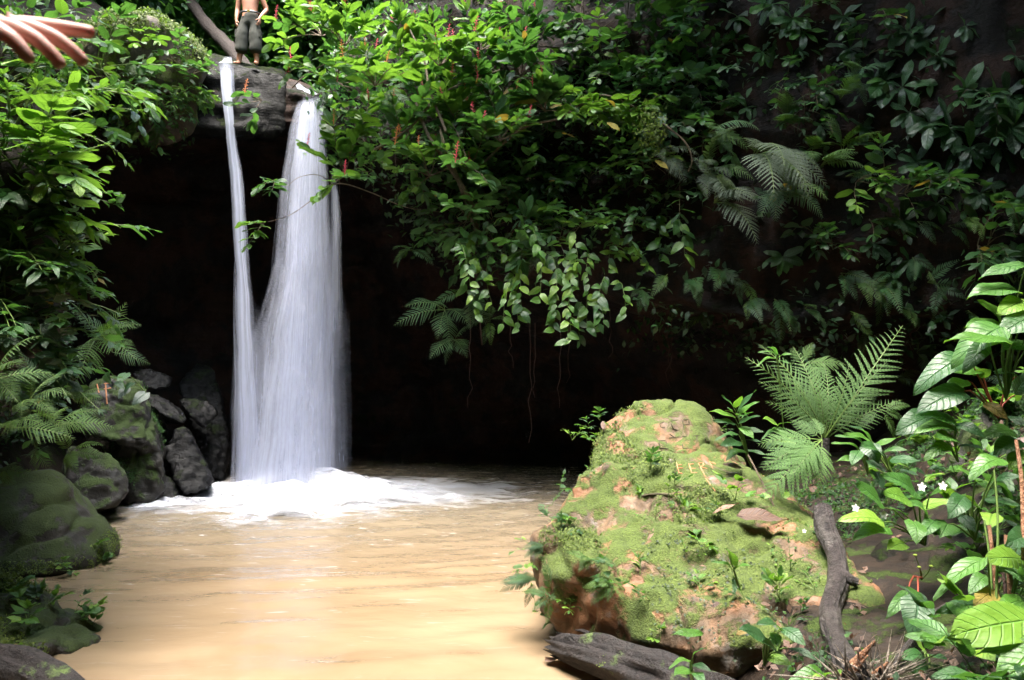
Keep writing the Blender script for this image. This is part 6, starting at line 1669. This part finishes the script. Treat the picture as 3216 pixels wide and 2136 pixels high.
def person(base, yaw, pose, skin, label, clothes='shorts', H=1.72):
    """pose: joint name -> local position (x right as seen from the front, y towards the viewer is negative)"""
    g = H / 1.72
    root = empty('person', base); root.rotation_euler = (0, 0, yaw)
    V3 = lambda *a: Vector(a) * g
    D = dict(pelvis=V3(0, 0, .95), waist=V3(0, 0, 1.08), chest=V3(0, .0, 1.26), upper=V3(0, .01, 1.40), neck=V3(0, .0, 1.49), headb=V3(0, -.01, 1.56),
             hipL=V3(-.10, 0, .90), hipR=V3(.10, 0, .90), kneeL=V3(-.13, -.02, .50), kneeR=V3(.12, -.02, .50), ankL=V3(-.14, .02, .08), ankR=V3(.12, .02, .08), toeL=V3(-.16, -.14, .03), toeR=V3(.14, -.14, .03),
             shL=V3(-.19, .01, 1.40), shR=V3(.19, .01, 1.40), elL=V3(-.25, .03, 1.12), elR=V3(.25, .03, 1.12), wrL=V3(-.25, -.06, .88), wrR=V3(.25, -.06, .88))
    D.update({k: Vector(v) for k, v in pose.items() if k in D})
    Rr = dict(pelvis=(.18, .125), waist=(.17, .115), chest=(.195, .13), upper=(.19, .125), neck=(.055, .055), headb=(.06, .065), hipL=.095, hipR=.095, kneeL=.066, kneeR=.066, ankL=.046, ankR=.046, toeL=(.04, .025), toeR=(.04, .025),
              shL=.068, shR=.068, elL=.047, elR=.047, wrL=(.032, .028), wrR=(.032, .028))
    J = {k: (D[k], tuple(np.array(v) * g) if hasattr(v, '__len__') else v * g) for k, v in Rr.items()}
    for s in 'LR':
        J['calf' + s] = (D['knee' + s].lerp(D['ank' + s], .3) + Vector((0, .015, 0)), .068 * g)
        J['thigh' + s] = (D['hip' + s].lerp(D['knee' + s], .45), .078 * g)
        J['fore' + s] = (D['el' + s].lerp(D['wr' + s], .3), .050 * g)
        J['arm' + s] = (D['sh' + s].lerp(D['el' + s], .5), .057 * g)
    E = [('pelvis', 'waist'), ('waist', 'chest'), ('chest', 'upper'), ('upper', 'neck'), ('neck', 'headb')]
    for s in 'LR':
        E += [('pelvis', 'hip' + s), ('hip' + s, 'thigh' + s), ('thigh' + s, 'knee' + s), ('knee' + s, 'calf' + s), ('calf' + s, 'ank' + s), ('ank' + s, 'toe' + s), ('upper', 'sh' + s), ('sh' + s, 'arm' + s), ('arm' + s, 'el' + s), ('el' + s, 'fore' + s), ('fore' + s, 'wr' + s)]
        h = pose.get('hand' + s + '_dir')
        al = Vector(h) if h is not None else (D['wr' + s] - D['el' + s]).normalized()
        pn = Vector(pose.get('hand' + s + '_palm', (1 if s == 'L' else -1, 0.3, 0)))
        th = Vector(pose.get('hand' + s + '_thumb', (0, -1, 0)))
        hand_joints(J, E, 'wr' + s, D['wr' + s], al, pn, th, s, 1.0 * g, pose.get('curl' + s, 0.5), pose.get('spread' + s, 0.1), pose.get('rad', 0.0085))
    link('body', skin_mesh('body', J, E, 'pelvis'), root, M[skin])
    # head
    bm = bmesh.new(); bmesh.ops.create_uvsphere(bm, u_segments=28, v_segments=20, radius=1)
    for v in bm.verts:
        x, y, z = v.co
        jaw = 1 - .28 * max(0, -z) ** 1.5
        v.co = Vector((x * .076 * jaw, y * .096 * (1 - .1 * max(0, -z)), z * .118))
        if y < -.6 and abs(x) < .32 and -.35 < z < .15: v.co.y -= .022 * (1 - abs(x) / .32) * (1 - abs(z + .12) / .28)
        if y < -.5 and .02 < z < .3 and .15 < abs(x) < .55: v.co.y += .008
        if y < -.6 and abs(x) < .35 and -.62 < z < -.45: v.co.y -= .006
    hm = bpy.data.meshes.new('head'); bm.to_mesh(hm); bm.free(); hm.polygons.foreach_set('use_smooth', np.ones(len(hm.polygons), dtype=bool))
    hp = D['headb'] + Vector((0, -.02, .09)) * g
    hd = link('head', hm, root, M[skin], hp); hd.scale = (g, g, g)
    for sx in (-1, 1):
        bm = bmesh.new(); bmesh.ops.create_uvsphere(bm, u_segments=10, v_segments=8, radius=.011); em = bpy.data.meshes.new('eye'); bm.to_mesh(em); bm.free()
        link('eye', em, hd, M['eye'], (sx * .031, -.083, .012))
        bm = bmesh.new(); bmesh.ops.create_uvsphere(bm, u_segments=10, v_segments=8, radius=1); bmesh.ops.scale(bm, vec=(.01, .02, .032), verts=bm.verts); em = bpy.data.meshes.new('ear'); bm.to_mesh(em); bm.free()
        link('ear', em, hd, M[skin], (sx * .076, .008, .0))
    bm = bmesh.new(); bmesh.ops.create_uvsphere(bm, u_segments=24, v_segments=16, radius=1)
    bmesh.ops.delete(bm, geom=[v for v in bm.verts if v.co.z < (.35 if v.co.y < -.2 else -.35)], context='VERTS')
    bmesh.ops.scale(bm, vec=(.082, .104, .126), verts=bm.verts); em = bpy.data.meshes.new('hair'); bm.to_mesh(em); bm.free()
    link('hair', em, hd, M['hair'], (0, .004, .004))
    # clothes
    JC = {'w': (D['pelvis'] + Vector((0, 0, .19)), (.175 * g, .13 * g)), 'p': (D['pelvis'] - Vector((0, 0, .02)), (.205 * g, .155 * g))}
    EC = [('w', 'p')]
    for s in 'LR':
        kn = D['knee' + s]; hp_ = D['hip' + s]
        JC['a' + s] = (hp_ - Vector((0, 0, .04)), .13 * g); JC['b' + s] = (hp_.lerp(kn, .5), .13 * g); JC['c' + s] = (hp_.lerp(kn, .8), .135 * g); JC['d' + s] = (kn + Vector((0, 0, -.26 if clothes == 'shorts' else -.3)), .13 * g)
        EC += [('p', 'a' + s), ('a' + s, 'b' + s), ('b' + s, 'c' + s), ('c' + s, 'd' + s)]
    sm_ = skin_mesh('shorts', JC, EC, 'p')
    n = len(sm_.vertices); co = np.empty(n * 3, dtype=np.float32); sm_.vertices.foreach_get('co', co); co = co.reshape(-1, 3).astype(float)
    no = np.empty(n * 3, dtype=np.float32); sm_.vertices.foreach_get('normal', no); no = no.reshape(-1, 3)
    co += no * (0.012 * fbm(co, 9, 3, 3))[:, None]; sm_.vertices.foreach_set('co', co.astype(np.float32).ravel())
    link('shorts', sm_, root, M['shorts'])
    if clothes == 'shorts':
        for sx in (-1, 1):
            bm = bmesh.new(); bmesh.ops.create_cube(bm, size=1); bmesh.ops.scale(bm, vec=(.05, .15, .17), verts=bm.verts); bmesh.ops.bevel(bm, geom=bm.edges[:], offset=.015, segments=2, affect='EDGES')
            pm_ = bpy.data.meshes.new('pocket'); bm.to_mesh(pm_); bm.free(); link('pocket', pm_, root, M['shorts'], D['hip' + ('L' if sx < 0 else 'R')].lerp(D['knee' + ('L' if sx < 0 else 'R')], .68) + Vector((sx * .095, -.02, 0)))
        V, Q = [], []
        for k in range(32):
            a = 2 * math.pi * k / 32
            for (rr2, zz2) in ((1.0, -.02), (1.05, -.02), (1.05, .02), (1.0, .02)): V.append((math.cos(a) * .196 * rr2 * g, math.sin(a) * .15 * rr2 * g, zz2))
        for k in range(32):
            for j in range(4): Q.append((k * 4 + j, ((k + 1) % 32) * 4 + j, ((k + 1) % 32) * 4 + (j + 1) % 4, k * 4 + (j + 1) % 4))
        bl_ = link('belt', np_mesh('belt', V, Q), root, M['belt'], D['pelvis'] + Vector((0, 0, .09)) * g)
        bm = bmesh.new(); bmesh.ops.create_cube(bm, size=1); bmesh.ops.scale(bm, vec=(.05, .012, .036), verts=bm.verts); km = bpy.data.meshes.new('buckle'); bm.to_mesh(km); bm.free()
        link('buckle', km, bl_, M['buckle'], (.02, -.16 * g, 0))
        bm = bmesh.new(); bmesh.ops.create_uvsphere(bm, u_segments=10, v_segments=6, radius=.008); km = bpy.data.meshes.new('navel'); bm.to_mesh(km); bm.free(); link('navel', km, root, M['eye'], D['waist'] + Vector((0, -.118 * g, .03)))
    else:
        JS = {'p': (D['pelvis'], (.21 * g, .15 * g)), 'w': (D['waist'], (.195 * g, .14 * g)), 'c': (D['chest'], (.22 * g, .15 * g)), 'u': (D['upper'], (.21 * g, .145 * g)), 'n': (D['neck'] - Vector((0, 0, .03)), .07 * g)}
        ES = [('p', 'w'), ('w', 'c'), ('c', 'u'), ('u', 'n')]
        for s in 'LR':
            JS['s' + s] = (D['sh' + s], .07 * g); JS['e' + s] = (D['sh' + s].lerp(D['el' + s], .6), .062 * g); ES += [('u', 's' + s), ('s' + s, 'e' + s)]
        link('shirt', skin_mesh('shirt', JS, ES, 'p'), root, M['shirt'])
    return tag(root, label, 'person')
g0 = P(242, 66, 15.7)
loc, nor, _, _ = BV['ledge'].ray_cast(Vector((g0.x, 15.7, 12)), Vector((0, 0, -1)))
zf = loc.z if loc is not None else 7.95
person((-5.13, 15.75, zf - 0.01), 0, dict(
    ankL=(-.22, .0, .08), toeL=(-.27, -.15, .03), kneeL=(-.17, -.03, .50), hipL=(-.10, 0, .90), ankR=(.13, .0, .08), toeR=(.15, -.16, .03), kneeR=(.12, -.03, .5),
    shL=(-.20, .01, 1.42), shR=(.20, .01, 1.42), elL=(-.255, .03, 1.14), wrL=(-.25, -.05, .90), elR=(.31, .06, 1.15), wrR=(.22, -.10, .93),
    handL_dir=(.04, -.06, -1), handR_dir=(-.02, -.05, -1), handL_thumb=(.6, -.7, 0), handR_thumb=(-.7, -.6, 0), curlL=.8, curlR=.9), 'skin',
    'bare-chested person in dark knee-length shorts standing on the ledge above the falls')
# the person whose pointing hand enters at the upper left
hb = Vector((-1.28, 0.62, 0.42))
Wr = P(-48, 22, .98) - hb                       # wrist
knu = P(10, 24, .93) - hb
person(tuple(hb), 0, dict(
    shR=(.17, .03, 1.42), elR=tuple((Vector((.17, .03, 1.42)) + Wr) / 2 + Vector((0.0, .05, -.13))), wrR=tuple(Wr), handR_dir=tuple(Vector((1, -.12, -.12))), handR_palm=(0.05, .5, -.85), handR_thumb=(0, .9, .45), curlR=(0.05, 0.5, 0.62, 0.72), spreadR=.22, rad=.0098,
    ), 'skinfair', 'person beyond the upper left edge stretching out a pointing hand', clothes='trousers')
# ------------------------------------------------------------------ labels: each says which one, by look and by what stands next to it
LAND = [(210, 45, 'the standing man'), (225, 100, 'the thin waterfall'), (300, 150, 'the wide waterfall'), (150, 40, 'the mossy mound'), (60, 30, 'the pointing hand'), (430, 60, 'the berried shrub'),
        (600, 105, 'the arching branch'), (652, 128, 'the moss tuft'), (735, 190, 'the largest grey fern'), (690, 190, 'the silvery fern'), (520, 250, 'the large drooping leaves'), (470, 200, 'the woody stems'),
        (815, 165, 'the broad triangular ferns'), (895, 60, 'the upper rosettes'), (100, 380, 'the square-topped boulder'), (60, 530, 'the big mossy boulder'), (40, 620, 'the shore rock'), (650, 420, 'the carved boulder top'),
        (640, 560, 'the carved boulder'), (850, 560, 'the crooked branch'), (830, 400, 'the lacy tree fern'), (920, 510, 'the white-flowered plant'), (960, 400, 'the broad-leaved plants'), (1000, 590, 'the brown canes'),
        (620, 650, 'the rotten log'), (860, 660, 'the splintered stump'), (1000, 150, 'the dark upper right corner'), (940, 250, 'the dark cliff middle'), (40, 200, 'the strap leaves'), (40, 420, 'the lime ferns'), (720, 300, 'the dark cliff foot'),
        (590, 300, 'the cave mouth vines'), (410, 200, 'the cave twig'), (560, 30, 'the top of the green curtain')]
ORD = ['leftmost', 'second from left', 'third from left', 'fourth from left', 'fifth from left', 'sixth from left', 'seventh from left', 'eighth from left', 'ninth from left', 'tenth from left']
bykey = {}
for r_ in REG:
    o, px, py, look, cat, group = r_
    if len(look.split()) >= 8:
        key = look
    else:
        b = min(LAND, key=lambda q: math.hypot(q[0] - px, (q[1] - py) * 1.1))
        dx, dy = px - b[0], py - b[1]
        if math.hypot(dx, dy) < 16: rel = 'at'
        elif abs(dy) > abs(dx): rel = 'above' if dy < 0 else 'below'
        else: rel = 'left of' if dx < 0 else 'right of'
        key = look + ' ' + rel + ' ' + b[2]
    bykey.setdefault(key, []).append(r_)
for key, rs in bykey.items():
    rs.sort(key=lambda q: q[1])
    for i, (o, px, py, look, cat, group) in enumerate(rs):
        lab = key
        if len(rs) > 1:
            w0 = 'rightmost' if i == len(rs) - 1 else (ORD[i] if i < len(ORD) else 'far right')
            lab = key + ', ' + w0
        tag(o, lab, cat, group)
